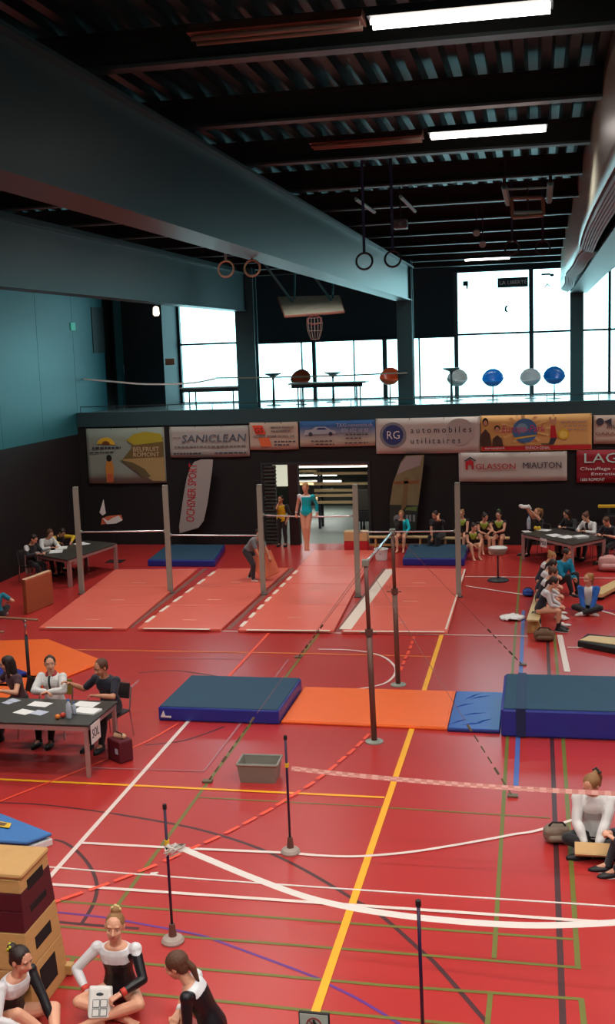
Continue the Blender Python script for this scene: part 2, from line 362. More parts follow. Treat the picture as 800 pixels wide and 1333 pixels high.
fl([(255, 1038), (480, 1050), (715, 1065)], .035, 'green')
fl([(60, 1172), (154, 1179.5), (480, 1204), (745, 1223)], .045, 'green')
fl([(64, 1205), (181, 1215), (480, 1238), (753, 1260)], .045, 'green')
fl([(60, 1243), (249, 1260.5), (500, 1283), (757, 1301)], .045, 'green')
fl([(66, 1284), (271, 1302), (384, 1314), (600, 1334)], .045, 'green')
fl([(98, 1245), (60, 1297)], .05, 'green'); fl([(721, 825), (732.6, 963), (752, 1262)], .055, 'green')
fl([(642.7, 1248), (660, 963), (678, 723)], .05, 'green'); fl([(638, 1293), (634, 1336)], .05, 'green'); fl([(756, 1300), (760, 1336)], .055, 'green')
fl([(681, 795), (671, 1027)], .07, 'blue'); fl([(671, 1026), (735, 1029)], .05, 'blue'); fl([(732, 793), (812, 796)], .05, 'purple')
fl([(95, 846), (400, 851), (561, 855)], .05, 'orange'); fl([(-20, 1014), (150, 1021.7), (500, 1038.5)], .06, 'yellow')
for y in (899, 911, 925, 939): fl([(161, y), (206, y+1)], .035, 'olive')
fl([(200, 856.5), (375, 859), (310, 946), (265, 1004.5), (120, 1000)], .04, 'grey'); fl([(155, 886), (181, 886), (157, 907)], .05, 'grey'); fl([(780, 836), (806, 820)], .05, 'grey')
fl([(414, 845.5), (455, 846.5), (482.5, 850.5), (500, 856), (512, 866), (514.5, 876), (504, 888), (484, 894.5), (466, 897)], .05, 'white', True)
fl([(232, 942), (200, 961), (170, 975), (112, 1000), (32, 1031), (-20, 1052)], .04, 'red', True); fl([(292, 887), (350, 824)], .06, 'red')
fl([(402, 1345), (412, 1313), (534, 955), (576, 822)], .085, 'yellow')
fl([(57, 1151), (240, 945), (292, 887)], .065, 'white')
fl([(54, 1151), (430, 1177), (812, 1203)], .06, 'white')
fl([(103, 1097.6), (240, 1105), (377, 1111), (410, 1114)], .06, 'white')
fl([(410, 1114), (460, 1115.6), (524, 1111), (587, 1101.6), (664, 1087.6), (732, 1072), (812, 1045)], .055, 'white', True)
fl([(687, 828.6), (200, 820.5)], .05, 'white'); fl([(728, 827), (738, 875)], .11, 'white'); fl([(738, 843), (812, 844)], .05, 'white')
fl([(605, 751), (812, 753)], .06, 'white'); fl([(606, 763), (654, 770.5), (682, 774.5)], .06, 'white'); fl([(777, 794), (812, 804)], .07, 'white')
dash = [(48, 1181), (64, 1177), (94, 1167), (129, 1155), (161, 1143), (192, 1131), (224, 1117), (250, 1105), (276, 1093.5), (302, 1081), (325, 1069), (347, 1057), (366.6, 1045), (384, 1034), (402.5, 1022.5), (418, 1011), (432.6, 1000), (445, 989), (457, 979), (467.6, 969), (477, 959.4),
        (486, 949), (522, 871), (525, 863), (528, 856), (531, 850), (534, 843), (536, 837), (538, 831)]
for i, p in enumerate(dash):
    a, c = dash[max(i-1, 0)], dash[min(i+1, len(dash)-1)]
    if i in (21, 22): a, c = (dash[i-1], dash[i]) if i == 21 else (dash[i], dash[i+1])
    P = at(*p); d = (at(*c)-at(*a)).normalized(); zc[0] += .0001
    b = MB(); b.strip([(P.x-d.x*.13, P.y-d.y*.13, zc[0]), (P.x+d.x*.13, P.y+d.y*.13, zc[0])], .06); b.build('painted_line', M_ln['red'], floor)
# thin cord on the floor
P = smooth_pts([at(*p, .006) for p in [(57, 1128), (150, 1136), (195, 1139), (206, 1136), (216, 1141), (480, 1159.5), (753, 1177), (815, 1181)]], 4)
b = MB(); b.tube(P, .011, 6); tag(b.build('cord', M_tape), 'thin white cord lying across the floor between the tape stands', 'cord')

# ================================================================ MATS
def lane(nl, nr, fl_, fr, label, n=3):
    P = [at(*p, .06) for p in (nl, nr, fr, fl_)]; c = (P[0]+P[1]+P[2]+P[3])/4; t = thing('landing_mat', label, 'mat', (c.x, c.y, 0), group='red landing mats under the bars')
    for k in range(n):
        a, e = k/n+.0015, (k+1)/n-.0015; q = [P[0].lerp(P[3], a), P[1].lerp(P[2], a), P[1].lerp(P[2], e), P[0].lerp(P[3], e)]
        b = MB(); b.prism([(v.x-c.x, v.y-c.y) for v in q], .002, .06); b.build('mat_panel', M_mat, t, bevel=.012)
    return t, P, c
def dashes(t, c, a, e, n, fill=.6, w=.09, z=.062):
    A, E_ = at(*a, .06), at(*e, .06)
    for k in range(n):
        p = A.lerp(E_, (k+.5-fill/2)/n); q = A.lerp(E_, (k+.5+fill/2)/n)
        b = MB(); b.strip([(p.x-c.x, p.y-c.y, z), (q.x-c.x, q.y-c.y, z)], w, th=.002); b.build('fastening_strip', mat('cream_strip', (246, 230, 214), .4), t)
def marks(t, P, c, fr=(.12, .42, .72)):
    for k in fr:
        a, e = P[0].lerp(P[3], k), P[1].lerp(P[2], k); b = MB(); p, q = a.lerp(e, .42), a.lerp(e, .58); b.strip([(p.x-c.x, p.y-c.y, .063), (q.x-c.x, q.y-c.y, .063)], .045, th=.002); b.build('fastening_strip', mat('pink_strip', (240, 172, 156), .5), t)
M_gap = mat('brown_lane_gap', (132, 84, 76), .6)
t, P, c = lane((50, 817), (164, 818), (150, 741), (257, 740), 'leftmost of the four red landing mats, beside the first grey post'); marks(t, P, c); dashes(t, c, (58, 816.5), (148, 817.5), 1, .96)
t, P, c = lane((178, 818), (287, 819), (283, 740), (376, 739), 'second red landing mat from the left, dashed strips on its left edge'); marks(t, P, c); dashes(t, c, (186, 813), (282, 742), 6); dashes(t, c, (186, 818), (274, 819), 1, .98)
t, P, c = lane((309, 820), (434, 821), (409, 716), (489, 716), 'red landing mat in the middle leading to the doorway', 4); marks(t, P, c); dashes(t, c, (311, 818), (388, 741), 8); dashes(t, c, (320, 820), (430, 821), 1, .99)
t, P, c = lane((444, 822), (582, 823), (506, 739), (606, 740), 'rightmost red landing mat with a continuous white strip on its left edge'); marks(t, P, c); dashes(t, c, (449, 819), (508, 741), 1, 1, .26); dashes(t, c, (447, 821.5), (578, 822.5), 1, 1); dashes(t, c, (580, 819), (605, 741), 1, 1, .04)  # left edge strip made wide and white to include the glare on it
for a, e, w in (((168, 818), (268, 740), .12), ((297, 819), (381, 740), .12), ((439, 822), (500, 740), .08)):
    A, E_ = at(*a), at(*e); b = MB(); b.strip([(A.x, A.y, .004), (E_.x, E_.y, .004)], w, th=.002); b.build('painted_line', M_gap, floor)

def soft_mat(name, label, quad, z0, z1, mtop, mside, bev=.03, extra=None):
    """quad: four floor points (x,y)"""
    cx = sum(q[0] for q in quad)/4; cy = sum(q[1] for q in quad)/4; t = thing(name, label, 'mat', (cx, cy, z0))
    q = [(p[0]-cx, p[1]-cy) for p in quad]
    b = MB(); b.prism(q, 0, z1-z0-.012); b.build('side_cover', mside, t, bevel=bev)
    qi = [(p[0]*.975, p[1]*.975) for p in q]; b = MB(); b.prism(qi, z1-z0-.03, z1-z0); b.build('top_cover', mtop, t, bevel=.01)
    return t
t = soft_mat('crash_mat', 'thick blue crash mat at the left end of the orange mat, dark blue green top', [(-6.17, 16.95), (-4.12, 16.95), (-4.12, 18.75), (-6.17, 18.75)], 0, .25, M_bluetop, M_blueside)
b = MB(); b.wprism([(-.98, .07), (-.93, .18), (-.90, .09), (-.80, .09), (-.80, .06)], -.915, -.90); b.build('logo_print', M_paper, t)
t = soft_mat('orange_mat', 'long flat orange mat between the near bar posts', [(-4.11, 17.02), (-1.42, 16.95), (-1.42, 18.88), (-4.11, 18.88)], 0, .05, M_orange, M_orange, .012)
t = soft_mat('blue_mat', 'small creased blue mat between the orange mat and the big crash mat', [(-1.41, 16.9), (-.60, 16.88), (-.60, 18.85), (-1.41, 18.85)], 0, .06, M_bluemid, M_navy, .012)
for k in range(7):
    a = random.uniform(.3, 1.3); x = random.uniform(-.3, .2); y = random.uniform(-.8, .7); b = MB()
    b.tube([(x-.18*math.cos(a), y-.2*math.sin(a), .058), (x, y+.03, .063), (x+.2*math.cos(a), y+.25*math.sin(a), .057)], [.004, .014, .004], 6); b.build('crease', M_bluemid, t, smooth=True)
t = soft_mat('crash_mat', 'very thick navy blue crash mat with a dark strap at the right edge', [(-.58, 16.75), (2.6, 16.75), (2.6, 18.62), (-.58, 18.62)], 0, .46, M_bluetop, M_blueside, .04)
b = MB(); b.box(-1.36, -1.22, -.95, .95, .455, .468); b.box(-1.36, -1.22, -.955, -.935, .02, .46); b.build('strap', M_strapblue, t)
soft_mat('crash_mat', 'dark blue mat behind the second red landing mat, below the white feather flag', [(-10.95, 29.9), (-8.95, 29.9), (-9.35, 32.4), (-11.2, 32.4)], 0, .2, M_bluetop, M_blueside)
soft_mat('crash_mat', 'dark blue mat behind the rightmost red landing mat, at the bench', [(-3.67, 30.2), (-1.98, 30.2), (-1.98, 32.4), (-3.75, 32.4)], 0, .22, M_bluetop, M_blueside)
soft_mat('orange_mat', 'big orange mat under the parallel bars on the left', [(p.x, p.y) for p in (at(-60, 838), at(63, 834), at(137, 863), at(-20, 925))], 0, .05, M_orange, M_orange, .012)
soft_mat('blue_mat', 'blue mat corner below the parallel bars beside the orange mat', [(p.x, p.y) for p in (at(-60, 850), at(36, 882), at(5, 892), at(-60, 905))], .051, .12, M_blueside, M_blueside, .01)
# upright tan mats
def board_mat(name, label, cat, P, th, nrm, m, me):
    """P: 4 world corners of the front face"""
    c = (P[0]+P[1]+P[2]+P[3])/4; t = thing(name, label, cat, (c.x, c.y, min(p.z for p in P))); o = t.location
    n = Vector(nrm).normalized()*th; b = MB(); b.hexa([p-o for p in (P[0], P[1], P[1]+n, P[0]+n, P[3], P[2], P[2]+n, P[3]+n)]); b.build('cover', m, t, bevel=.02)
    b = MB(); g = n*.35; a = .004
    b.hexa([p-o+Vector((0, 0, a)) for p in (P[3]+g*.2, P[2]+g*.2, P[2]+n-g*.2, P[3]+n-g*.2, P[3]+g*.2+Vector((0, 0, .012)), P[2]+g*.2+Vector((0, 0, .012)), P[2]+n-g*.2+Vector((0, 0, .012)), P[3]+n-g*.2+Vector((0, 0, .012)))]); b.build('edge_band', me, t)
    return t
A = at(36, 800); B_ = at(70, 786)
board_mat('gym_mat', 'small tan mat standing upright left of the first grey post', 'mat', [A, B_, B_+Vector((0, 0, .82)), A+Vector((0, 0, .82))], .16, (-.75, .45, 0), mat('tan_mat_left', (172, 92, 58), .6, var=.08), M_tanedge)

# ================================================================ HORIZONTAL BARS
posts = [(107, 773), (222, 772), (343, 774), (466, 777), (597, 777)]
PB = [at(*p) for p in posts]
labs = ['leftmost', 'second from the left', 'middle', 'second from the right', 'rightmost']
for p, l in zip(PB, labs):
    t = thing('bar_post', 'tall grey steel post of the bar row, %s of five' % l, 'post', (p.x, p.y, 0), group='grey posts of the horizontal bars')
    b = MB(); b.box(-.06, .06, -.045, .045, 0, 2.76); b.build('post', M_post, t, bevel=.008)
    b = MB(); b.box(-.062, .062, -.052, -.045, .1, 2.7); b.build('slot_plate', mat('slot_metal', (160, 166, 154), .4, .1), t)
    b = MB(); b.box(-.09, .09, -.09, .09, 0, .012); b.build('floor_plate', M_steel, t)
bars = [(1.60, 'white bar of the leftmost pair of grey posts'), (1.49, 'lowest white bar, between the second and middle grey posts'), (2.0, 'highest white bar, the one the gymnast supports herself on'), (1.60, 'white bar of the rightmost pair of grey posts')]
for i, (z, l) in enumerate(bars):
    a, e = PB[i], PB[i+1]; c = (a+e)/2; t = thing('horizontal_bar', l, 'bar', (c.x, c.y, z), group='bars of the horizontal bar row')
    b = MB(); n = 12
    b.tube([(a.x-c.x+.06, a.y-c.y, 0)]+[((e.x-a.x)*(k/n-.5), (e.y-a.y)*(k/n-.5), (-.035 if i == 2 else -.004)*math.sin(math.pi*k/n)) for k in range(1, n)]+[(e.x-c.x-.06, e.y-c.y, 0)], .019, 8); b.build('rod', M_bar, t, smooth=True)
    for q in (a, e):
        s = 1 if q is a else -1; b = MB(); b.box(q.x-c.x+s*.06-.03, q.x-c.x+s*.06+.03, q.y-c.y-.05, q.y-c.y+.05, -.04, .04); b.build('clamp', M_post, t, bevel=.006)

# near high bar, braced with cables
pa, pb_ = at(487, 966), at(518, 892)
t = thing('high_bar', 'near high bar on two thin brown posts, braced by cables', 'high bar', (-2.48, 17.7, 0))
ta, tb_ = Vector((pa.x-.06, pa.y, 2.80)), Vector((pb_.x-.04, pb_.y, 2.78)); o = t.location
for q, tp in ((pa, ta), (pb_, tb_)):
    b = MB(); b.tube([q-o, q.lerp(tp, .62)-o], .045, 10); b.tube([q.lerp(tp, .62)-o, tp-o], .032, 10); b.build('post', M_rust, t, smooth=True)
    b = MB(); b.tube([q.lerp(tp, .6)-o, q.lerp(tp, .635)-o], .06, 10); b.tube([q.lerp(tp, .615)-o-Vector((.14, 0, 0)), q.lerp(tp, .615)-o+Vector((.12, 0, 0))], .012, 6); b.build('clamp', M_rust, t)
    b = MB(); b.lathe([(.14, 0), (.14, .02), (.06, .035)], q-o, 16); b.build('base_plate', M_post, t)
    b = MB(); b.box(tp.x-o.x-.05, tp.x-o.x+.05, tp.y-o.y-.05, tp.y-o.y+.05, tp.z-.05, tp.z+.05); b.build('head_clamp', M_post, t, bevel=.01)
b = MB(); b.tube([ta-o, (ta+tb_)/2-o-Vector((0, 0, .01)), tb_-o], .021, 10); b.build('bar', M_bar, t, smooth=True)
for tp, an in ((ta, (667, 1037)), (ta, (270, 1018)), (tb_, (680, 866)), (tb_, (388, 856))):
    g = at(*an); e = g.lerp(tp, .30); b = MB(); b.tube([tp-o, e-o], .004, 5); b.build('cable', mat('wire', (150, 110, 104), .5, .5), t)
    n = 14
    for k in range(n):
        if k % 2 == 0:
            b = MB(); b.tube([g.lerp(e, k/n)-o, g.lerp(e, (k+1.2)/n)-o], .011 if k not in (4, 12) else .018, 6); b.build('chain_link', mat('chain_metal', (110, 96, 78), .5, .4), t)
    b = MB(); b.box(g.x-o.x-.07, g.x-o.x+.07, g.y-o.y-.05, g.y-o.y+.05, .001, .03); b.build('floor_anchor', mat('anchor', (120, 110, 88), .5, .3), t, bevel=.006)

# parallel bars at the left edge
t = thing('parallel_bars', 'parallel bars with wooden rails and chrome uprights at the left edge', 'parallel bars', (-9.8, 20, 0)); o = Vector(t.location)
u1 = at(38, 884); h1 = onY(30, 806, u1.y).z
u0 = at(-2, 868); 
A = Vector((u1.x, u1.y, h1)); d = (onY(2, 797, u1.y+.3)-A); d = Vector((-1, .17, 0)).normalized()
for base, nm in ((A, 0), (A+Vector((-.42, -.55, -.1)), 1)):
    b = MB(); b.tube([base+Vector((.28, -.05, 0))-o, base-o, base+d*1.0-o, base+d*2.3-o], .026, 8); b.build('rail', M_rail, t, smooth=True)
for x in (0, -1.9):
    for dy in (0, -.55):
        q = Vector((u1.x+x+(-.42 if dy else 0), u1.y+dy, 0)); b = MB(); b.tube([q-o, q+Vector((0, 0, h1*.72))-o], .032, 10); b.build('sleeve', M_steel, t, smooth=True)
        b = MB(); b.tube([q+Vector((0, 0, h1*.72))-o, q+Vector((0, 0, h1-.02-(.1 if dy else 0)))-o], .022, 10); b.ell(q+Vector((0, 0, h1-.05-(.1 if dy else 0)))-o, .04, .04, .05); b.build('upright', M_chrome, t, smooth=True)
b = MB(); b.box(u1.x-2.2-o.x, u1.x+.15-o.x, u1.y-.08-o.y, u1.y+.08-o.y, .0, .05); b.box(u1.x-2.2-o.x, u1.x+.15-o.x, u1.y-.63-o.y, u1.y-.47-o.y, 0, .05); b.build('base_frame', M_steel, t, bevel=.01)

# ================================================================ VAULTING BOX, SPRINGBOARD, BIN, BUCKET ...
zt = 1.36; fr_ = at(57, 1103, zt); nr = at(27, 1137, zt)
xt = (fr_.x+nr.x)/2; y0, y1 = nr.y, fr_.y; ht = (y1-y0)/2; ym = (y0+y1)/2; L = 1.5
t = thing('vaulting_box', 'tall wooden vaulting box with a dark maroon band and suede top', 'vaulting box', (xt-L/2, ym, 0))
def bxsec(z0, z1, m, nm, g=.0):
    def hw(z): return ht+(.02+.10*(zt-z)/zt)*1.0
    def hl(z): return L/2+.10*(zt-z)/zt
    b = MB(); b.hexa([(-hl(z0), -hw(z0), z0), (hl(z0), -hw(z0), z0), (hl(z0), hw(z0), z0), (-hl(z0), hw(z0), z0), (-hl(z1), -hw(z1), z1), (hl(z1), -hw(z1), z1), (hl(z1), hw(z1), z1), (-hl(z1), hw(z1), z1)])
    return b.build(nm, m, t, bevel=.008)
s1 = bxsec(0, .44, M_wood, 'section'); s2 = bxsec(.445, .80, M_wood, 'section'); s3 = bxsec(.805, 1.0, M_maroon, 'section'); s3['label'] = 'dark maroon section'
s4 = bxsec(1.003, 1.17, M_maroon, 'section'); s4['label'] = 'dark maroon section'; s5 = bxsec(1.173, 1.30, M_wood, 'lid_frame')
for z0, z1 in ((.12, .36), (.56, .68), (.93, .99), (1.14, 1.24)):
    zz = (z0+z1)/2; x = L/2+.10*(zt-zz)/zt; b = MB(); w = ht*.62; sl = .10/zt
    b.hexa([(x+sl*(zz-z0)-.06, -w, z0), (x+sl*(zz-z0)+.004, -w, z0), (x+sl*(zz-z0)+.004, w, z0), (x+sl*(zz-z0)-.06, w, z0), (x-sl*(z1-zz)-.06, -w, z1), (x-sl*(z1-zz)+.004, -w, z1), (x-sl*(z1-zz)+.004, w, z1), (x-sl*(z1-zz)-.06, w, z1)])
    b.build('hand_hole', M_hole, t, bevel=.003)
b = MB(); b.box(-L/2-.03, L/2+.03, -ht-.03, ht+.03, 1.30, zt); b.build('padded_top', M_leather, t, bevel=.028)
for yy in (-ht-.14, ht+.05):
    b = MB(); b.box(L/2+.03, L/2+.16, yy, yy+.09, .02, .12); b.build('foot_block', M_wood, t, bevel=.01)
# springboard behind it
P = [at(-30, 1046, .2), at(68, 1084, .16), at(35, 1096, .16), at(-30, 1092, .2)]; c = (P[0]+P[2])/2
t = thing('springboard', 'blue springboard with a yellow label behind the vaulting box', 'springboard', (c.x, c.y, 0)); o = Vector(t.location)
b = MB(); b.hexa([p-o-Vector((0, 0, .045)) for p in (P[3], P[2], P[1], P[0])]+[p-o for p in (P[3], P[2], P[1], P[0])]); b.build('blue_top', mat('board_blue', (62, 120, 186), .7, var=.05), t, bevel=.02)
b = MB(); b.hexa([(p.x-o.x, p.y-o.y, .0) for p in (P[3], P[2], P[1], P[0])]+[(p.x-o.x, p.y-o.y, p.z-.075) for p in (P[3], P[2], P[1], P[0])]); b.build('underframe', M_paper, t, bevel=.01)
q = [at(-20, 1066, .203), at(15, 1072, .2), at(12, 1078, .2), at(-22, 1073, .203)]
b = MB(); b.add([v-o+Vector((0, 0, .004)) for v in q]+[v-o for v in q], [(3, 2, 1, 0), (0, 1, 5, 4), (1, 2, 6, 5), (2, 3, 7, 6), (3, 0, 4, 7)]); b.build('label_plate', M_gold, t)
q2 = [q[0].lerp(q[2], .2), q[1].lerp(q[3], .15), q[2].lerp(q[0], .2), q[3].lerp(q[1], .15)]; b = MB(); b.add([v-o+Vector((0, 0, .006)) for v in q2], [(3, 2, 1, 0)]); b.build('label_print', mat('brown_print', (110, 80, 60), .6), t)
# grey bin
a = at(310, 1019); e = at(359, 1021); w = (e-a).length; t = thing('plastic_bin', 'open grey plastic bin on the red floor', 'bin', ((a.x+e.x)/2, a.y+.19, 0), R(2))
def tray(t, w0, d0, w1, d1, h, th, m, mi):
    b = MB()
    for s in range(4):
        def c_(k, w, d): return [(-w, -d), (w, -d), (w, d), (-w, d)][k % 4]
        A0, A1 = c_(s, w0, d0), c_(s+1, w0, d0); B0, B1 = c_(s, w1, d1), c_(s+1, w1, d1)
        I0, I1 = c_(s, w0-th, d0-th), c_(s+1, w0-th, d0-th); J0, J1 = c_(s, w1-th, d1-th), c_(s+1, w1-th, d1-th)
        b.hexa([(*A0, 0), (*A1, 0), (*I1, 0), (*I0, 0), (*B0, h), (*B1, h), (*J1, h), (*J0, h)])
    b.box(-w0, w0, -d0, d0, 0, th); b.build('tub', m, t)
    b = MB(); r = .018
    for s in range(4):
        p = [(-w1, -d1), (w1, -d1), (w1, d1), (-w1, d1)]; A, B = p[s], p[(s+1) % 4]; b.tube([(*A, h), (*B, h)], r, 6)
    b.build('rim', m, t)
tray(t, .25, .17, .285, .20, .27, .015, M_bin, M_binin)
# white bucket by the doorway
a = at(496, 729); t = thing('bucket', 'white bucket behind the lane of the rightmost landing mat', 'bucket', (a.x, a.y, 0))
b = MB(); b.lathe([(.15, 0), (.19, .30), (.205, .30), (.205, .33), (.18, .33), (.165, .03), (.0, .03)], (0, 0, 0), 20); b.build('tub', M_white, t, smooth=False)
b = MB(); b.tube([(-.2, 0, .31), (-.15, -.08, .24), (0, -.19, .2), (.15, -.08, .24), (.2, 0, .31)], .006, 6); b.build('handle', M_chrome, t)
# magnesia stand
a = at(648, 756); t = thing('chalk_stand', 'chalk bowl stand with a round base on the right of the bars', 'stand', (a.x, a.y, 0))
b = MB(); b.lathe([(.27, 0), (.27, .03), (.2, .06), (.04, .07)], (0, 0, 0), 24); b.build('base', M_steel, t)
b = MB(); b.tube([(0, 0, .06), (0, 0, .72)], .022, 10); b.build('stem', M_steel, t, smooth=True)
b = MB(); b.lathe([(.04, .66), (.18, .70), (.235, .80), (.24, .85)], (0, 0, 0), 24); b.build('bowl', M_post, t)
b = MB(); b.lathe([(.24, .845), (.25, .86), (.2, .875), (.02, .88)], (0, 0, 0), 24); b.build('chalk', M_white, t, smooth=True)
# towel on the floor
a = at(666, 806); n = 14; b = MB(); vs = []
for i in range(n+1):
    for j in range(n+1):
        u, v = i/n*2-1, j/n*2-1; rr = 1+.22*noise.noise(Vector((u*1.7, v*1.7, 3))); uu = u*math.sqrt(1-v*v/2)*rr; vv = v*math.sqrt(1-u*u/2)*rr
        vs.append((uu*.27, vv*.22, max(.004, .075*(1-(u*u+v*v)/2)+.05*noise.noise(Vector((u*3, v*3, 0))))))
b.add(vs, [(i*(n+1)+j, (i+1)*(n+1)+j, (i+1)*(n+1)+j+1, i*(n+1)+j+1) for i in range(n) for j in range(n)])
o = b.build('towel', M_white, smooth=True, loc=(a.x, a.y, .01)); sd = o.modifiers.new('s', 'SOLIDIFY'); sd.thickness = .012; sd.offset = 1; tag(o, 'crumpled white towel lying on the floor near the chalk stand', 'towel')

# tape stands
def stand(px, base, top, label, ring=True):
    g = at(*base) if base else None; t = thing('tape_stand', label, 'stand', (g.x, g.y, 0), group='barrier tape stands')
    h = top; b = MB(); b.lathe([(.115, 0), (.12, .02), (.10, .05), (.05, .07), (.0, .07)], (0, 0, 0), 22); b.build('base', mat('stand_base', (172, 156, 146), .5), t)
    b = MB(); b.lathe([(.045, .06), (.03, .2), (.0, .2)], (0, 0, 0), 12); b.build('socket', M_rust, t)
    b = MB(); b.tube([(0, 0, .07), (-.01, 0, h)], .015, 8); b.build('pole', M_pole, t, smooth=True)
    b = MB(); b.tube([(-.01, 0, h-.03), (-.01, 0, h+.02)], .022, 8); b.build('cap', M_rubber, t)
    return t, g
tA, gA = stand(0, (378, 1110), 1.45, 'dark tape stand right of the grey bin')
tB, gB = stand(0, (225, 1226), 1.47, 'dark tape stand beside the smiling seated girl')
gC0 = at(544, 1175, 1.46); tC = thing('tape_stand', 'dark tape stand cut off by the bottom edge of the picture', 'stand', (gC0.x, gC0.y, 0), group='barrier tape stands')
b = MB(); b.tube([(.02, 0, .07), (0, 0, 1.46)], .015, 8); b.build('pole', M_pole, tC, smooth=True)
b = MB(); b.tube([(0, 0, 1.43), (0, 0, 1.48)], .023, 8); b.build('cap', M_rubber, tC)
b = MB(); b.lathe([(.115, 0), (.12, .02), (.10, .05), (.05, .07), (.0, .07)], (.02, 0, 0), 22); b.build('base', mat('stand_base', (0, 0, 0)), tC)
for tt, z in ((tA, 1.10), (tB, 1.08)):
    b = MB(); b.lathe([(.026, -.02), (.026, .03)], (-.005, 0, z), 10); b.build('clip', M_gold, tt)
ENDS = {}
def ribbon(name, pts, Ya, Yb, w, m, label, n=4):
    P = []
    for i, p in enumerate(pts):
        k = (p[0]-pts[0][0])/(pts[-1][0]-pts[0][0]); P.append(onY(p[0], p[1], Ya+(Yb-Ya)*k))
    P = smooth_pts(P, n); ENDS[label] = P[-1]; b = MB(); b.strip(P, w, up=(0, -.75, .66), th=.002); return tag(b.build(name, m), label, 'tape')
m_rt = mat('pale_printed_tape', (214, 160, 146), .5)
nt = m_rt.node_tree; ck = nt.nodes.new('ShaderNodeTexChecker'); ck.inputs['Scale'].default_value = 14; tcc = nt.nodes.new('ShaderNodeTexCoord'); nt.links.new(tcc.outputs['Object'], ck.inputs[0])
ck.inputs[1].default_value = (*lin((218, 158, 146)), 1); ck.inputs[2].default_value = (*lin((200, 124, 114)), 1); nt.links.new(ck.outputs[0], nt.nodes['Principled BSDF'].inputs['Base Color'])
ribbon('barrier_tape', [(379, 1000), (430, 1006), (480, 1011), (560, 1018), (640, 1024), (720, 1029), (800, 1033), (850, 1035)], gA.y, gA.y, .055, m_rt, 'pale pink printed barrier tape running right from the stand by the bin')
ribbon('barrier_tape', [(214, 1105), (232, 1103), (260, 1114), (330, 1143), (400, 1168), (460, 1182), (510, 1190), (570, 1197), (640, 1202.5), (700, 1204.5), (760, 1203), (830, 1199)], gB.y, gB.y-.4, .056, M_tape, 'wide white barrier tape sagging right from the nearest complete stand')
b = MB()
for i in range(5):
    A = onY(214, 1102, gB.y); b.tube([A, A+Vector((.06+.05*math.sin(i*2), -.03, .04*math.cos(i*1.7))), A+Vector((.10+.03*i, -.02, .02-.05*math.cos(i*2.1))), A+Vector((.02*i, -.04, -.06-.03*(i % 2)))], [.006, .014, .018, .008], 6)
tag(b.build('tape_knot', M_tape, smooth=True), 'knotted bow of white tape on the stand beside the smiling girl', 'tape')

for lab, e in list(ENDS.items()):
    t = thing('tape_stand', 'dark tape stand outside the frame holding the far end of the %s tape' % ('pink' if 'pink' in lab else 'white'), 'stand', (e.x+.01, e.y, 0), group='barrier tape stands')
    b = MB(); b.lathe([(.115, 0), (.12, .02), (.10, .05), (.05, .07), (.0, .07)], (0, 0, 0), 22); b.build('base', mat('stand_base', (0, 0, 0)), t)
    b = MB(); b.tube([(0, 0, .07), (0, 0, max(1.45, e.z+.15))], .015, 8); b.build('pole', M_pole, t, smooth=True)
# warning sign on the stand front
YS = 5.97; p0 = onY(388, 1317, YS); p1 = onY(428, 1317, YS); ws = p1.x-p0.x; xc = (p0.x+p1.x)/2; zs = p0.z
t = thing('warning_sign', 'framed grey prohibition sign with a crossed out walking figure at the bottom edge', 'sign', (xc, YS, zs-.26))
o = Vector(t.location)
b = MB(); b.box(-ws/2, ws/2, .0, .02, 0, .26); b.build('frame', M_rubber, t, bevel=.003)
b = MB(); b.tube([(0, .012, .02), (0, .012, 1.54-(zs-.26))], .012, 8); b.box(-.05, .05, -.03, .04, 1.55-(zs-.26)-.0, 1.57-(zs-.26)); b.build('post', M_rubber, t)
b = MB(); b.box(-ws/2+.008, ws/2-.008, -.003, .0, .008, .252); b.build('plate', mat('grey_plate', (178, 178, 172), .4), t)
M_sgn = mat('dull_red_ring', (150, 60, 60), .5); b = MB(); r1, r0 = .048, .038; N = 28
ring = lambda r: [(r*math.cos(2*math.pi*k/N), .185+r*math.sin(2*math.pi*k/N)) for k in range(N)]
for k in range(N):
    q = [ring(r1)[k], ring(r1)[(k+1) % N], ring(r0)[(k+1) % N], ring(r0)[k]]; b.wprism(q, -.006, -.003)
b.wprism([(-.032, .21), (-.025, .217), (.032, .16), (.025, .153)], -.0065, -.0045)
b.build('prohibition_ring', M_sgn, t)
b = MB(); b.ell((0, -.005, .212), .008, .002, .008); b.wprism([(-.012, .203), (.010, .205), (.008, .18), (.02, .152), (.010, .150), (0, .172), (-.012, .150), (-.022, .152), (-.009, .18)], -.0055, -.003); b.wprism([(.01, .203), (.024, .188), (.02, .184), (.008, .195)], -.0055, -.003); b.wprism([(-.012, .203), (-.024, .186), (-.02, .182), (-.008, .193)], -.0055, -.003)
b.build('walking_figure', M_rubber, t)

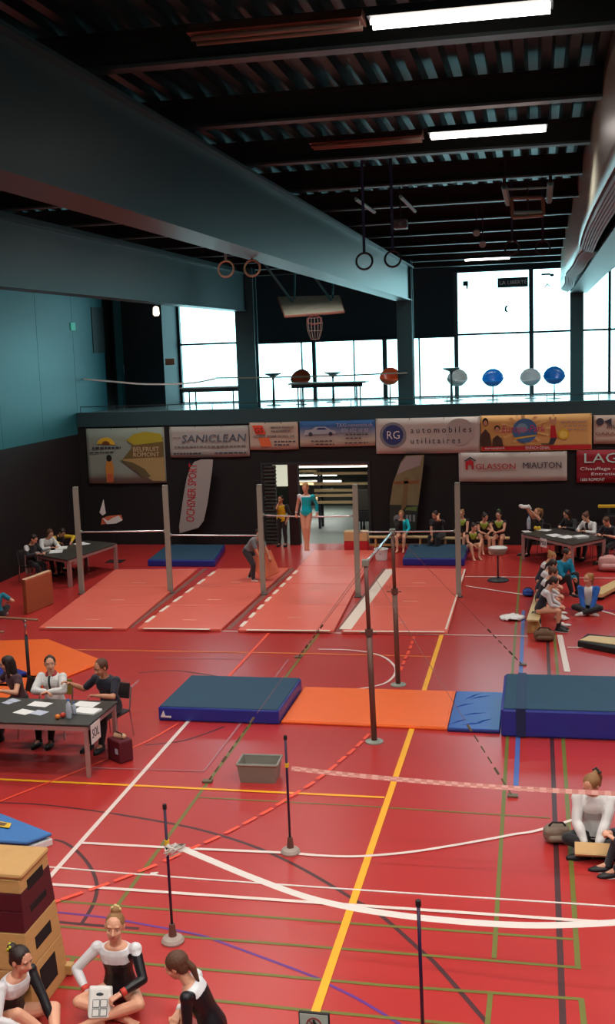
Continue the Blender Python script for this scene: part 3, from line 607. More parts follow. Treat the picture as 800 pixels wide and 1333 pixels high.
# ================================================================ BANNERS ON THE BACK WALL
YF = YW-.06
def banner(label, x0, x1, z0, z1, m, tilt=0.):
    """cloth hung on the wall; returns thing at its lower left corner (local x right, z up, faces -Y)"""
    t = thing('banner', label, 'banner', (x0, YF, z0)); w, h = x1-x0, z1-z0; nx, nz = 24, 5; vs = []
    for j in range(nz+1):
        for i in range(nx+1):
            u, v = i/nx, j/nz; vs.append((u*w, .012*math.sin(u*w*5+v)*(1-v*.4)-.005, v*h+.015*math.sin(u*math.pi)*(-1 if j == 0 else -.6)))
    fs = [(j*(nx+1)+i, j*(nx+1)+i+1, (j+1)*(nx+1)+i+1, (j+1)*(nx+1)+i) for j in range(nz) for i in range(nx)]
    b = MB(); b.add(vs, fs); o = b.build('cloth', m, t, smooth=True); sd = o.modifiers.new('s', 'SOLIDIFY'); sd.thickness = .006; sd.offset = -1
    for u in (0.01, .33, .66, .99):
        b = MB(); b.ell((u*w, -.02, h-.03), .018, .01, .018, seg=8, rings=4); b.build('eyelet', M_chrome, t)
    return t, w, h
YP = -.030
def shape(t, pts, m, d=0., nm='print'):
    b = MB(); b.wprism(pts, YP-d-.003, YP-d); return b.build(nm, m, t)
def disc(t, x, z, rx, rz, m, d=0., n=24, a0=0, a1=360): return shape(t, [(x+rx*math.cos(R(a0+(a1-a0)*k/n)), z+rz*math.sin(R(a0+(a1-a0)*k/n))) for k in range(n)], m, d)
def T(t, s, x0, x1, z0, z1, m, **k): return text(s, x0, x1, z0, z1, YP-k.pop('d', .006), m, t, **k)
def squig(t, x0, x1, z, m, h=.035, seed=0):   # lines of print too small to read
    rnd = random.Random(seed); x = x0
    while x < x1:
        w = rnd.uniform(.05, .14); shape(t, [(x, z), (min(x+w, x1), z), (min(x+w, x1), z+h), (x, z+h)], m); x += w+.035
c_ = lambda n, r: mat(n, r, .65)
# 1 beach photograph
t, w, h = banner('beach photograph banner with a yellow sun logo, leftmost on the wall', -14.05, -11.45, 1.99, 3.74, c_('beach_sky', (148, 160, 148)))
shape(t, [(1.15, .72), (1.5, 1.1), (1.6, 1.42), (2.56, 1.42), (2.56, .78)], c_('beach_headland', (112, 98, 50)), 0)
shape(t, [(1.15, .76), (2.57, .82), (2.57, .06), (2.15, .06), (1.6, .5)], c_('beach_sand', (176, 150, 98)), .001)
shape(t, [(1.1, .74), (1.5, .66), (1.9, .45), (2.1, .2), (1.85, .15), (1.55, .42)], c_('beach_shade', (104, 92, 60)), .002)
shape(t, [(1.35, 1.36), (1.6, 1.55), (2.0, 1.62), (2.5, 1.55), (2.56, 1.3), (1.6, 1.2)], c_('beach_yellow', (176, 164, 48)), .002)
shape(t, [(1.5, 1.2), (2.5, 1.2), (2.5, .8), (1.5, .8)], c_('beach_brown', (120, 94, 54)), .003)
T(t, 'BELFRUIT', 1.56, 2.42, 1.0, 1.14, c_('print_cream', (206, 186, 150)), d=.010); T(t, 'ROMONT', 1.56, 2.42, .83, .97, c_('print_cream', (0, 0, 0)), d=.010)
disc(t, .66, 1.22, .30, .24, M_gold, 0, 18, 0, 180); disc(t, .66, 1.22, .14, .13, c_('beach_ochre', (120, 70, 30)), .002, 14, 0, 180)
squig(t, .2, 1.15, 1.10, M_dktxt, .06, 1); squig(t, .1, .95, .97, M_dktxt, .035, 2)
shape(t, [(.62, .03), (.6, .5), (.66, .74), (.82, .74), (.88, .5), (.84, .03)], c_('print_figure', (208, 140, 60)), .001); disc(t, .74, .80, .09, .11, M_rubber, .002); shape(t, [(.64, .03), (.64, .3), (.84, .3), (.82, .03)], c_('print_figure_skirt', (200, 96, 60)), .002)
# 2
t, w, h = banner('white banner reading SANICLEAN in grey capitals', -11.28, -8.72, 2.78, 3.74, mat('grey_white_cloth', (176, 172, 166), .65))
T(t, 'SANICLEAN', .40, 2.48, .47, .70, c_('print_greyblue', (84, 96, 112)), font_slant=.15); squig(t, .15, 2.45, .30, c_('print_grey', (120, 112, 112)), .05, 3); squig(t, .12, 1.0, .10, M_dktxt, .04, 4); squig(t, 1.45, 2.45, .10, M_dktxt, .04, 5); squig(t, .12, .36, .6, c_('print_grey', (0, 0, 0)), .03, 6)
# 3
t, w, h = banner('cream banner with two orange squares and small dark print', -8.70, -7.17, 2.98, 3.82, c_('cream_cloth', (196, 176, 158)))
shape(t, [(.1, .75), (.42, .75), (.52, .48), (.2, .48)], M_ln['red']); T(t, 'GS', .18, .44, .52, .68, c_('print_darkred', (120, 30, 34)), d=.012); shape(t, [(.28, .37), (.62, .37), (.7, .1), (.36, .1)], c_('print_orange', (236, 112, 64)))
T(t, 'SERVICE RENAULT', .68, 1.42, .64, .71, M_dktxt); T(t, 'VAUCHERENS', .68, 1.3, .53, .60, M_dktxt); T(t, 'GOBET SEMIR GORIL SA', .12, 1.42, .37, .44, M_dktxt); squig(t, .78, 1.45, .22, M_dktxt, .04, 7); squig(t, .78, 1.25, .12, M_dktxt, .04, 8)
# 4
mb = c_('blue_banner_cloth', (70, 110, 160)); nt = mb.node_tree; tcb = nt.nodes.new('ShaderNodeTexCoord'); spx = nt.nodes.new('ShaderNodeSeparateXYZ'); cr = nt.nodes.new('ShaderNodeValToRGB')
nt.links.new(tcb.outputs['Generated'], spx.inputs[0]); nt.links.new(spx.outputs['Z'], cr.inputs[0]); nt.links.new(cr.outputs[0], nt.nodes['Principled BSDF'].inputs['Base Color'])
cr.color_ramp.elements[0].color = (*lin((190, 180, 160)), 1); cr.color_ramp.elements[1].color = (*lin((50, 106, 168)), 1); cr.color_ramp.elements[0].position = .25; cr.color_ramp.elements[1].position = .8
t, w, h = banner('blue and sand coloured taxi banner with a white car', -7.12, -4.80, 3.05, 3.83, mb)
shape(t, [(.15, .40), (.18, .50), (.38, .52), (.5, .60), (.8, .60), (.98, .50), (1.12, .46), (1.12, .38), (.15, .36)], c_('print_silver', (176, 184, 196))); disc(t, .34, .38, .06, .06, M_dktxt, .003); disc(t, .96, .38, .06, .06, M_dktxt, .003); shape(t, [(.52, .51), (.58, .57), (.78, .57), (.86, .51)], M_bluetxt, .003)
T(t, 'TAXI-romontois.ch', 1.15, 2.24, .58, .69, M_paper2); T(t, '026 652 10 50', 1.30, 2.12, .42, .54, M_paper2); squig(t, 1.42, 2.1, .33, M_dktxt, .03, 9); squig(t, 1.42, 1.9, .22, M_dktxt, .03, 10); squig(t, .35, 1.0, .15, M_dktxt, .03, 11); squig(t, .5, 1.1, .05, M_dktxt, .03, 12); squig(t, 1.4, 2.1, .08, M_dktxt, .03, 13)
# 5
t, w, h = banner('big white banner with a round blue emblem and spaced dark lettering', -4.78, -1.68, 2.80, 3.86, M_wbanner)
M_sil = c_('print_silverring', (130, 134, 142)); disc(t, .52, .56, .40, .38, M_sil); disc(t, .52, .56, .31, .30, M_bluetxt, .003); T(t, 'RG', .34, .72, .44, .68, M_paper, d=.012)
T(t, 'a u t o m o b i l e s', 1.05, 2.85, .60, .78, M_dktxt); T(t, 'u t i l i t a i r e s', 1.05, 2.52, .28, .46, M_dktxt); disc(t, 2.5, .62, .42, .4, c_('print_ghost', (192, 186, 180)), -.002); 
# 6
t, w, h = banner('orange amusement park banner with a blue globe and a dancer in red', -1.66, 1.52, 2.83, 3.88, c_('orange_banner_cloth', (222, 172, 104)))
shape(t, [(.02, .02), (3.16, .02), (3.16, .15), (.02, .13)], M_redtxt); T(t, 'europapark', .12, .7, .035, .12, M_paper, d=.010); T(t, 'EINFACH GENIAL', 1.3, 2.0, .035, .12, M_paper, d=.010)
for i, a in enumerate(range(0, 360, 30)): shape(t, [(1.28, .62), (1.28+.75*math.cos(R(a)), .62+.42*math.sin(R(a))), (1.28+.75*math.cos(R(a+9)), .62+.42*math.sin(R(a+9)))], c_('print_ray', (236, 196, 128)), -.003+i*.0002)
disc(t, 1.28, .58, .36, .36, c_('print_globe', (70, 118, 168)), .002); disc(t, 1.2, .66, .16, .14, c_('print_globe_light', (128, 168, 190)), .003); T(t, 'Europa-Park', .62, 1.86, .47, .75, c_('print_pink', (208, 70, 120)), d=.014, font_slant=.2); shape(t, [(.95, .38), (1.6, .46), (1.58, .42), (1.0, .33)], M_gold, .006)
for x, s in ((.14, 1.25), (.48, .9)):
    disc(t, x, .17+.55*s, .085, .10*s, M_rubber, .002); shape(t, [(x-.15, .14), (x-.13, .40*s), (x, .52*s), (x+.13, .40*s), (x+.17, .14)], c_('print_darkcoat', (78, 54, 44)), .001); disc(t, x, .14+.55*s, .06, .075, c_('print_face', (206, 150, 120)), .004)
disc(t, 2.08, .84, .05, .07, c_('print_face', (0, 0, 0)), .003); shape(t, [(2.0, .36), (2.02, .72), (2.14, .72), (2.2, .36)], M_redtxt, .002); shape(t, [(2.0, .74), (1.97, .96), (2.02, .98), (2.05, .78)], c_('print_face', (0, 0, 0)), .002); shape(t, [(2.12, .78), (2.14, .98), (2.18, .96), (2.17, .74)], c_('print_face', (0, 0, 0)), .002); shape(t, [(2.02, .36), (1.96, .2), (1.72, .2), (1.76, .17), (2.1, .17), (2.2, .36)], M_dktxt, .002)
disc(t, 2.38, .46, .16, .15, M_gold, .002); disc(t, 2.38, .46, .11, .10, c_('print_gold2', (244, 214, 104)), .003)
for k in range(3): squig(t, 2.3+.1*k, 3.05, .80-.11*k, c_('print_greyviolet', (150, 130, 150)), .022, 20+k)
# 7
t, w, h = banner('cream banner corner with a dark gear logo at the right edge', 1.57, 4.2, 2.99, 3.82, c_('cream_cloth', (0, 0, 0)))
disc(t, .18, .64, .11, .11, M_dktxt); shape(t, [(.3, .64), (.5, .74), (.5, .54)], M_dktxt); T(t, 'mu', .38, .62, .45, .55, M_dktxt); T(t, 'GARAGE CARROSSERIE', .05, 2.2, .25, .34, c_('print_redbrown', (140, 70, 60)))
# 8
t, w, h = banner('white banner reading GLASSON in red and MIAUTON in black', -2.32, .82, 1.93, 2.79, M_wbanner)
shape(t, [(.16, .62), (.34, .74), (.52, .62), (.49, .60), (.34, .69), (.19, .60)], M_dktxt); shape(t, [(.2, .36), (.2, .58), (.34, .66), (.44, .60), (.44, .36), (.38, .36), (.38, .5), (.27, .5), (.27, .36)], M_redtxt)
T(t, 'GLASSON', .50, 1.66, .36, .53, M_redtxt); T(t, 'MIAUTON', 1.88, 2.98, .37, .55, M_dktxt); shape(t, [(.5, .31), (1.7, .31), (1.7, .318), (.5, .318)], M_redtxt)
# 9
t, w, h = banner('red banner with large white letters at the right edge', 1.09, 4.4, 1.86, 2.82, c_('red_cloth', (150, 28, 42)))
T(t, 'LAGONDA', .22, 2.8, .58, .86, c_('print_mint', (196, 226, 220))); T(t, 'Chauffage - Ventilation', .10, 2.1, .34, .46, M_paper); T(t, 'Entretien - Dépannage', .42, 2.4, .19, .30, M_paper); T(t, '1680 ROMONT', .12, .8, .05, .14, M_paper)

# feather flags
def feather(label, pts, Y, m, pole):
    P = [onY(*p, Y) for p in pts]; x0 = sum(p.x for p in P)/len(P); t = thing('feather_flag', label, 'flag', (x0, Y, 0))
    b = MB(); b.wprism([(p.x-x0, p.z) for p in P], -.006, .006); b.build('cloth', m, t)
    q = [onY(*p, Y+.01) for p in pole]; b = MB(); b.tube(smooth_pts([Vector((p.x-x0, .02, p.z)) for p in q], 4), .014, 6); b.build('pole', M_rubber, t, smooth=True)
    e = q[-1]; b = MB(); b.tube([(e.x-x0, .02, e.z), (e.x-x0, .02, .03)], .016, 6); b.box(e.x-x0-.25, e.x-x0+.25, -.25, .27, 0, .03); b.build('base', M_rubber, t); return t, x0
t, x0 = feather('white feather flag with red vertical lettering below the SANICLEAN banner', [(253, 601), (262, 598), (277, 598), (276, 612), (270, 655), (265, 678), (258, 687), (234, 694), (233, 686), (238, 650), (243, 622), (248, 608)], YW-.3, mat('flag_cloth', (170, 164, 160), .7), [(262, 598), (249, 606), (241, 628), (236, 660), (233, 694), (233, 705)])
a = onY(250, 680, YW-.3); e = onY(270, 603, YW-.3)
o = text('OCHSNER SPORT', a.x-x0-.12, a.x-x0+.17, a.z, e.z-.02, -.012, M_redtxt, t, rot=90); TEXTS[-1] = (o, a.x-x0-.10, a.x-x0+.20, a.z, e.z-.02, -.012, 84)
t, x0 = feather('feather flag with a faded yellow and green picture left of the rightmost posts', [(521, 602), (528, 593), (552, 592), (549, 620), (544, 658), (541, 690), (507, 690), (507, 656), (511, 630)], YW-.3, mat('flag_picture', (128, 118, 84), .7, var=.35, vscale=2.2), [(528, 593), (518, 606), (511, 630), (507, 658), (506, 690), (506, 704)])
def fshape(pts, m, d): P = [onY(*p, YW-.3) for p in pts]; b = MB(); b.wprism([(p.x-x0, p.z) for p in P], -.012-d, -.0085-d); b.build('print', m, t)
fshape([(507, 657), (544, 658), (541, 690), (507, 690)], c_('flag_dark', (36, 44, 38)), 0); fshape([(521, 604), (529, 594), (550, 593), (546, 606), (530, 612), (516, 618)], c_('flag_pale', (160, 148, 146)), 0)
fshape([(511, 627), (546, 625), (545, 629), (512, 630)], c_('flag_brown', (134, 84, 48)), .001); fshape([(526, 661), (543, 659), (542, 665), (526, 664)], c_('flag_green', (96, 118, 60)), .001); fshape([(526, 622), (532, 622), (528, 663), (522, 663)], c_('flag_brown2', (122, 96, 62)), .001)
b = MB(); b.ell((onY(517, 675, YW-.3).x-x0, -.014, onY(517, 675, YW-.3).z), .12, .003, .12); b.build('print', M_sil, t)
for k, xx in enumerate((528, 532, 537)): fshape([(xx, 670), (xx+3, 670), (xx+3, 679), (xx, 679)], M_sil, .002)

# ================================================================ CEILING LAMPS
M_tube = mat('lit_tube', (255, 250, 245), .5, emit=(255, 246, 238), es=9.0)
M_tubeoff = mat('unlit_tube', (120, 96, 84), .5)
def lamp(x, y, z=8.42, lit=True, label=None, ln=1.34, power=None):
    t = thing('ceiling_lamp', label or 'long twin tube ceiling lamp above the hall', 'lamp', (x, y, z), group='twin tube lamps under the joists')
    b = MB(); b.hexa([(-ln/2, -.14, -.02), (ln/2, -.14, -.02), (ln/2, .14, -.02), (-ln/2, .14, -.02), (-ln/2, -.06, .06), (ln/2, -.06, .06), (ln/2, .06, .06), (-ln/2, .06, .06)]); b.build('housing', M_steel if lit else mat('red_lit_housing', (104, 66, 54), .55, .3, var=.25, vscale=10), t)  # unlit housing browned with the red light bounced off the floor
    for yy in (-.07, .07):
        b = MB(); b.tube([(-ln/2+.02, yy, -.045), (ln/2-.02, yy, -.045)], .022, 8); b.build('tube', M_tube if lit else M_tubeoff, t, smooth=True)
    if lit:
        ld = bpy.data.lights.new('tube_light', 'AREA'); ld.shape = 'RECTANGLE'; ld.size = ln; ld.size_y = .25; ld.energy = power or LAMP_W; ld.color = LAMP_COL; ld.spread = R(138)
        lo = bpy.data.objects.new('tube_light', ld); C.objects.link(lo); lo.parent = t; lo.location = (0, 0, -.08)
lamp(-.55, 8.72, label='nearest lit twin tube lamp, at the top of the picture')
lamp(-.55, 13.47, label='lit twin tube lamp, second from the top')
lamp(-1.41, 33.3, label='small far lit lamp above the tall gallery window', ln=1.3)
lamp(-1.93, 8.72, lit=False, label='unlit brown lamp left of the nearest lit lamp'); lamp(-1.97, 13.6, lit=False, label='unlit brown lamp left of the second lit lamp')
ordn = ['nearest', 'second', 'third', 'fourth', 'fifth', 'farthest']
for k, y in enumerate((3.5, 8.5, 13.5, 18.5, 23.5, 28.6)): lamp(-6.0, y, 8.36, label='%s added unseen lamp of the row behind the long girder' % ordn[k])  # unseen row added to light the hall
for k, y in enumerate((11, 18, 24.5, 30.2)): lamp(-11.2, y, 8.36, label='%s added unseen lamp of the row along the left wall' % ordn[k])  # row added out of view to brighten the back left table
for y in (1.0, 4.6): 
    for x in (-2.6, 0.): lamp(x, y, label='added unseen lamp above the spectator stand, %s one of the %s pair' % ('left' if x < -1 else 'right', 'rear' if y < 3 else 'front'))  # added out of view to light the near end of the floor
for k, y in enumerate((6, 12, 18, 24, 30)):
    for x in (3.4, 7.5): lamp(x, y, 8.3, label='%s added unseen lamp of the %s row beyond the curtain' % (ordn[k], 'inner' if x < 5 else 'outer'))  # rows added out of view to light the hall from the right
# storage lamps
for (pa_, pb2, y) in (((381, 608), (479, 606), 34.6), ((386, 619), (438, 618), 38.0), ((386, 627), (444, 625), 40.0)):
    xa, xb, z = onY(*pa_, y).x, onY(*pb2, y).x, onY(*pa_, y).z
    t = thing('storage_lamp', 'white tube lamp in the storage room, %s one' % {34.6: 'longest and nearest', 38.0: 'middle', 40.0: 'lowest and farthest'}[y], 'lamp', ((xa+xb)/2, y, z), group='tube lamps in the storage room'); w = xb-xa
    b = MB(); b.box(-w/2, w/2, -.06, .06, .03, .08); b.build('housing', M_white, t); b = MB(); b.tube([(-w/2, 0, 0), (w/2, 0, 0)], .03, 8); b.build('tube', mat('storage_tube', (255, 255, 240), .5, emit=(250, 250, 236), es=2.5), t)
    ld = bpy.data.lights.new('tube_light', 'AREA'); ld.shape = 'RECTANGLE'; ld.size = w; ld.size_y = .15; ld.energy = 24; lo = bpy.data.objects.new('tube_light', ld); C.objects.link(lo); lo.parent = t; lo.location = (0, 0, -.05)

# ================================================================ CEILING GEAR
def ring_set(label, px, Y, dark=False, top=8.82, rr=.115):
    p = onY(*px, Y); t = thing('gym_ring', label, 'gymnastics ring', (p.x, Y, p.z), group='gymnastics rings pulled up to the ceiling')
    b = MB(); b.tube([(rr*math.cos(2*math.pi*k/20), .02*math.sin(2*math.pi*k/20), rr*math.sin(2*math.pi*k/20)) for k in range(21)], .016, 8, cap=False); b.build('ring', M_steel if dark else mat('ring_wood', (214, 204, 170), .5), t, smooth=True)
    b = MB(); b.strip([(0, 0, rr), (0, 0, top-p.z)], .04, up=(0, -1, 0), th=.004); b.build('strap', M_strapblue if dark else M_post, t)
ring_set('pale gymnastics ring, left one below the long girder', (294, 350), 16); ring_set('pale gymnastics ring, right one below the long girder', (328, 349), 16, top=7.32)
ring_set('dark gymnastics ring hanging in front of the long girder', (474, 340), 16, True); ring_set('dark gymnastics ring just right of the long girder end', (511, 337), 16.5, True)
# folded basketball hoops
Q = [onY(362, 388, 31.6), onY(441, 386, 31.6), onY(447, 406, 30.6), onY(371, 412, 30.6)]; c = sum(Q, Vector())/4
t = thing('basketball_hoop', 'basketball backboard folded up below the ceiling with its net hanging down', 'basketball hoop', c)
n = (Q[1]-Q[0]).cross(Q[2]-Q[1]).normalized(); n = n if n.z > 0 else -n
b = MB(); b.hexa([Q[k]-c for k in (3, 2, 1, 0)]+[Q[k]-c+n*.04 for k in (3, 2, 1, 0)]); b.build('backboard', mat('backboard', (186, 186, 168), .5, var=.12), t)
for k in range(4):
    b = MB(); b.tube([Q[k]-c-n*.005, Q[(k+1) % 4]-c-n*.005], .035, 6); b.build('frame', mat('brown_frame', (150, 100, 84), .5), t)
mid = (Q[2]+Q[3])/2-c; b = MB(); b.tube([mid+Vector((-.25, -.02, -.01)), mid+Vector((-.25, .45, .2)), mid+Vector((.25, .45, .2)), mid+Vector((.25, -.02, -.01)), mid+Vector((-.25, -.02, -.01))], .02, 6); b.build('target_frame', M_rust, t)
b = MB(); b.tube([mid+Vector((.2*math.cos(2*math.pi*k/16), -.02, -.16+.2*math.sin(2*math.pi*k/16)*.6)) for k in range(17)], .014, 6, cap=False); b.build('hoop_ring', mat('hoop_red', (150, 52, 44), .5), t)
b = MB(); b.lathe([(.20, -.1), (.22, -.25), (.20, -.45), (.12, -.68), (.02, -.7)], mid, 14); o = b.build('net', mat('net_grey', (120, 108, 104), .8), t); wf = o.modifiers.new('w', 'WIREFRAME'); wf.thickness = .014
for s in (-.55, .55):
    b = MB(); b.tube([Vector((s, .2, .1)), Vector((s-.9, -.9, 1.66))], .035, 6); b.tube([Vector((s, .3, .1)), Vector((s, .7, 1.66))], .03, 6); b.build('support_arm', M_teal, t)
# second frame, right
Yh = 18.6
def hp(px, Y): return onY(*px, Y)
c = hp((685, 262), Yh); t = thing('basketball_hoop', 'folded basketball frame with two pale arms under the joists on the right', 'basketball hoop', c)
M_arm = mat('cyan_lit_arm', (120, 190, 192), .5)  # pale arms, tinted teal in place of cyan window light
for p, q in (((656, 243), (661, 265)), ((716, 238), (714, 262))):
    a, e = hp(p, Yh-.4), hp(q, Yh+.1); b = MB(); b.tube([a-c, Vector((a.x, a.y, 8.83))-c], .03, 6); b.build('hanger', M_steel, t); b = MB(); b.tube([a-c, e-c], .05, 6); b.build('arm', M_arm, t)
for P4 in ([(665, 258), (706, 257), (707, 280), (667, 283)],):
    V = [hp(p, Yh) for p in P4]
    for k in range(4): b = MB(); b.tube([V[k]-c, V[(k+1) % 4]-c], .035, 6); b.build('frame_bar', mat('beige_frame', (118, 110, 92), .5), t)
    b = MB(); b.tube([hp((668, 277), Yh)-c, hp((706, 276), Yh)-c], .03, 6); b.tube([hp((660, 246), Yh)-c, hp((714, 244), Yh)-c], .02, 6); b.build('frame_bar', M_arm, t)
    b = MB(); b.tube([hp((686, 240), Yh)-c, hp((687, 284), Yh)-c], .02, 6); b.build('centre_bar', M_steel, t)
for x in (666, 706):
    a, e = hp((x, 284), Yh+.1), hp((x-1, 316), Yh+.1); b = MB(); b.tube([a-c, e-c], .012, 6); b.build('strap', M_steel, t)
    ring_set('dark gymnastics ring below the folded frame, %s one' % ('left' if x == 666 else 'right'), (x, 322), Yh+.4, True)
# projector
c = hp((521, 292), 20); t = thing('projector', 'small grey projector hanging from the ceiling beside the long girder', 'projector', c)
b = MB(); b.box(-.12, .12, -.13, .13, -.08, .08); b.build('body', mat('projector_grey', (86, 104, 108), .5), t, bevel=.02); b = MB(); b.tube([(0, 0, .08), (0, 0, 8.80-c.z)], .02, 6); b.build('pole', M_steel, t); b = MB(); b.tube([(.02, -.14, 0), (.02, -.12, 0)], .04, 12); b.build('lens', M_chrome, t)
for p, q, l in (((463, 259), (487, 276), 'left'), ((521, 256), (540, 275), 'right')):
    a, e = hp(p, 17.5), hp(q, 18.6); b = MB(); b.tube([a, e], .03, 6); tag(b.build('ceiling_strut', M_arm), 'pale slanted ceiling strut, %s one above the projector' % l, 'strut')
# two small spot lamps on the right
for i, p in enumerate([(620, 300), (628, 315)]):
    c = hp(p, 22+i); t = thing('spot_lamp', 'small pale spot, %s of two in the middle of the joists' % ('upper' if i == 0 else 'lower'), 'lamp', c); b = MB(); b.tube([(0, 0, 0), (0, -.1, -.06)], [.05, .07], 10); b.build('head', M_arm, t); b = MB(); b.tube([(0, 0, 0), (0, 0, 8.9-c.z)], .012, 6); b.build('rod', M_steel, t)
# hanging lamp, signs at the far left
c = onY(203, 405, 36); t = thing('pendant_lamp', 'small lit pendant lamp left of the leftmost window', 'lamp', c); b = MB(); b.tube([(0, 0, .16), (0, 0, 8.83-c.z)], .01, 6); b.build('cord', M_steel, t)
b = MB(); b.lathe([(.05, .16), (.1, .1), (.11, -.1), (.07, -.16)], (0, 0, 0), 14); b.build('shade', mat('lit_shade', (255, 246, 226), .5, emit=(255, 240, 214), es=1.6), t, smooth=True)
c = onY(221, 471, 37.2); b = MB(); b.box(-.17, .17, 0, .03, -.11, .11); tag(b.build('wall_sign', mat('orange_sign', (206, 140, 104), .5), loc=c), 'small orange sign on the dark column beside the leftmost window', 'sign')
p = onX(95, 425, XL); b = MB(); b.box(-.0, .03, -.17, .17, -.12, .12); tag(b.build('exit_sign', mat('green_sign', (60, 160, 140), .5, emit=(60, 190, 160), es=.25), loc=(XL-.02, p.y, p.z)), 'small green glowing sign on the left wall', 'sign')
p = onX(128, 430, XL); b = MB(); b.box(0, .02, -.5, .5, -.75, .75); tag(b.build('wall_panel', mat('panel_dark', (50, 62, 66), .5), loc=(XL-.02, p.y, p.z)), 'darker rectangular panel on the left wall near its end', 'panel')
c = onY(159, 481, 37.27); b = MB(); b.box(-.07, .07, 0, .02, -.16, .16); tag(b.build('notice', M_paper2, loc=c), 'small pale notice in the dark gap at the end of the left wall', 'notice')

# ================================================================ DIVIDER CURTAIN
def vcurtain(label, X, zb, y0, y1, z1=8.8, amp=.055, flip=1, kink=None):
    t = thing('divider_curtain', label, 'curtain', (X, (y0+y1)/2, zb)); ny = 150; nz = 6; vs = []
    def off(y, v): return flip*(amp*(1-v)*(math.sin(y*.55+.8*math.sin(y*.23))*.7+.3*math.sin(y*1.9+1)*v)+.05*(1-v))-(.16*math.exp(-((y-kink)/.8)**2)*(1-v) if kink else 0)*flip
    def zlow(y): return (0.16*math.exp(-((y-kink)/1.2)**2) if kink else 0)
    for j in range(nz+1):
        v = j/nz
        for i in range(ny+1):
            y = y0+(y1-y0)*i/ny; z = zlow(y)*(1-v)+v*(z1-zb); vs.append((-off(y, v), y-(y0+y1)/2, z))
    b = MB(); b.add(vs, [(j*(ny+1)+i, j*(ny+1)+i+1, (j+1)*(ny+1)+i+1, (j+1)*(ny+1)+i) for j in range(nz) for i in range(ny)]); o = b.build('curtain_sheet', mat('curtain_fabric', (160, 160, 142), .34, spec=.6, bump=.15, bscale=2), t, smooth=True)
    sd = o.modifiers.new('s', 'SOLIDIFY'); sd.thickness = .012
    for k in range(6):   # gathered folds of the raised curtain, seen from below
        vs = []; ny2 = 110
        for i in range(ny2+1):
            y = y0+(y1-y0)*i/ny2; x = -off(y, 0)+(.02+.032*k)*flip; z = zlow(y)-.02-.012*k
            zk = .0*math.exp(-((y-(kink or 0))/.8)**2) if kink else 0
            vs += [(x-.0+zk, y-(y0+y1)/2, z), (x+.017+zk, y-(y0+y1)/2, z-.028), (x+.034+zk, y-(y0+y1)/2, z), (x+.034+zk, y-(y0+y1)/2, z+.22), (x+zk, y-(y0+y1)/2, z+.22)]
        n5 = 5; b = MB(); b.add(vs, [(i*n5+q, i*n5+(q+1) % n5, (i+1)*n5+(q+1) % n5, (i+1)*n5+q) for i in range(ny2) for q in range(n5)]); b.build('hem_fold', mat('cyan_lit_hem', (128, 158, 166), .6), t)  # hem colour holds the bluish window light falling on the folds
vcurtain('raised divider curtain of shiny beige fabric along the right girder', .70, 7.44, 2.5, 33.3, kink=20.5)
vcurtain('second raised divider curtain on the far side of the right girder', 1.62, 7.62, 10, 33.3, amp=.05, flip=-1)

# ================================================================ GALLERY FURNITURE
M_gdark = mat('gallery_furniture', (40, 52, 56), .4)
def bistro(px, label, Y=36.0, h=1.05):
    p = onY(*px, Y); t = thing('bar_table', label, 'table', (p.x, Y, ZG), group='high tables on the gallery')
    b = MB(); b.lathe([(.02, h-.25), (.06, h-.12), (.28, h-.03), (.30, h), (.0, h+.003)], (0, 0, 0), 18); b.build('table_top', M_gdark, t, smooth=False)
    b = MB(); b.lathe([(.25, 0), (.25, .02), (.05, .05), (.03, h-.2)], (0, 0, 0), 14); b.build('pedestal', M_gdark, t)
bistro((355, 488), 'dark high round table behind the left part of the gallery rail'); bistro((587, 488), 'dark high round table right of the middle pillar'); bistro((433, 493), 'dark high round table behind the long gallery table', 37.2, 1.0)
def gtable(x0, x1, y0, y1, z, label):
    t = thing('gallery_table', label, 'table', ((x0+x1)/2, (y0+y1)/2, ZG)); w, d, h = (x1-x0)/2, (y1-y0)/2, z-ZG
    b = MB(); b.box(-w, w, -d, d, h-.05, h); b.build('table_top', mat('grey_top', (150, 154, 150), .35), t, bevel=.01)
    b = MB(); b.box(-w+.1, w-.1, -d+.03, -d+.05, h-.16, h-.05); b.build('apron', M_gdark, t)
    for sx in (-1, 1):
        for sy in (-1, 1): b = MB(); b.tube([(sx*(w-.3), sy*(d-.1), 0), (sx*(w-.3), sy*(d-.1), h-.05)], .025, 6); b.build('leg', M_gdark, t)
a, e = onY(378, 501, 35.2), onY(478, 499, 35.2); gtable(a.x, e.x, 34.8, 35.7, 4.94, 'long grey table on the gallery behind the red chair')
a, e = onY(238, 507, 35.2), onY(318, 507, 35.2); gtable(a.x, e.x, 34.8, 35.7, 4.90, 'pale gallery table in front of the leftmost window')
def schair(px, Y, m, label, group=None, shape_=0, h=.45):
    p = onY(*px, Y); t = thing('shell_chair', label, 'chair', (p.x, Y, ZG), group=group); z0 = p.z-ZG-.12
    n = 14; k = 6; vs = []
    for i in range(k+1):
        u = i/k
        for j in range(n+1):
            th = R(20+140*j/n) if shape_ else 2*math.pi*j/n
            r = .03+.29*u**.75; vs.append((r*math.cos(th), r*math.sin(th)*.8, z0+u**1.7*(.17+.30*max(0, math.sin(th)+.2))))
    b = MB(); b.add(vs, [(i*(n+1)+j, (i+1)*(n+1)+j, (i+1)*(n+1)+j+1, i*(n+1)+j+1) for i in range(k) for j in range(n)]); o = b.build('seat_shell', m, t, smooth=True); sd = o.modifiers.new('s', 'SOLIDIFY'); sd.thickness = .03
    b = MB(); b.lathe([(.2, 0), (.2, .015), (.025, .03), (.02, z0+.02)], (0, 0, 0), 14); b.build('pedestal', M_gdark, t)
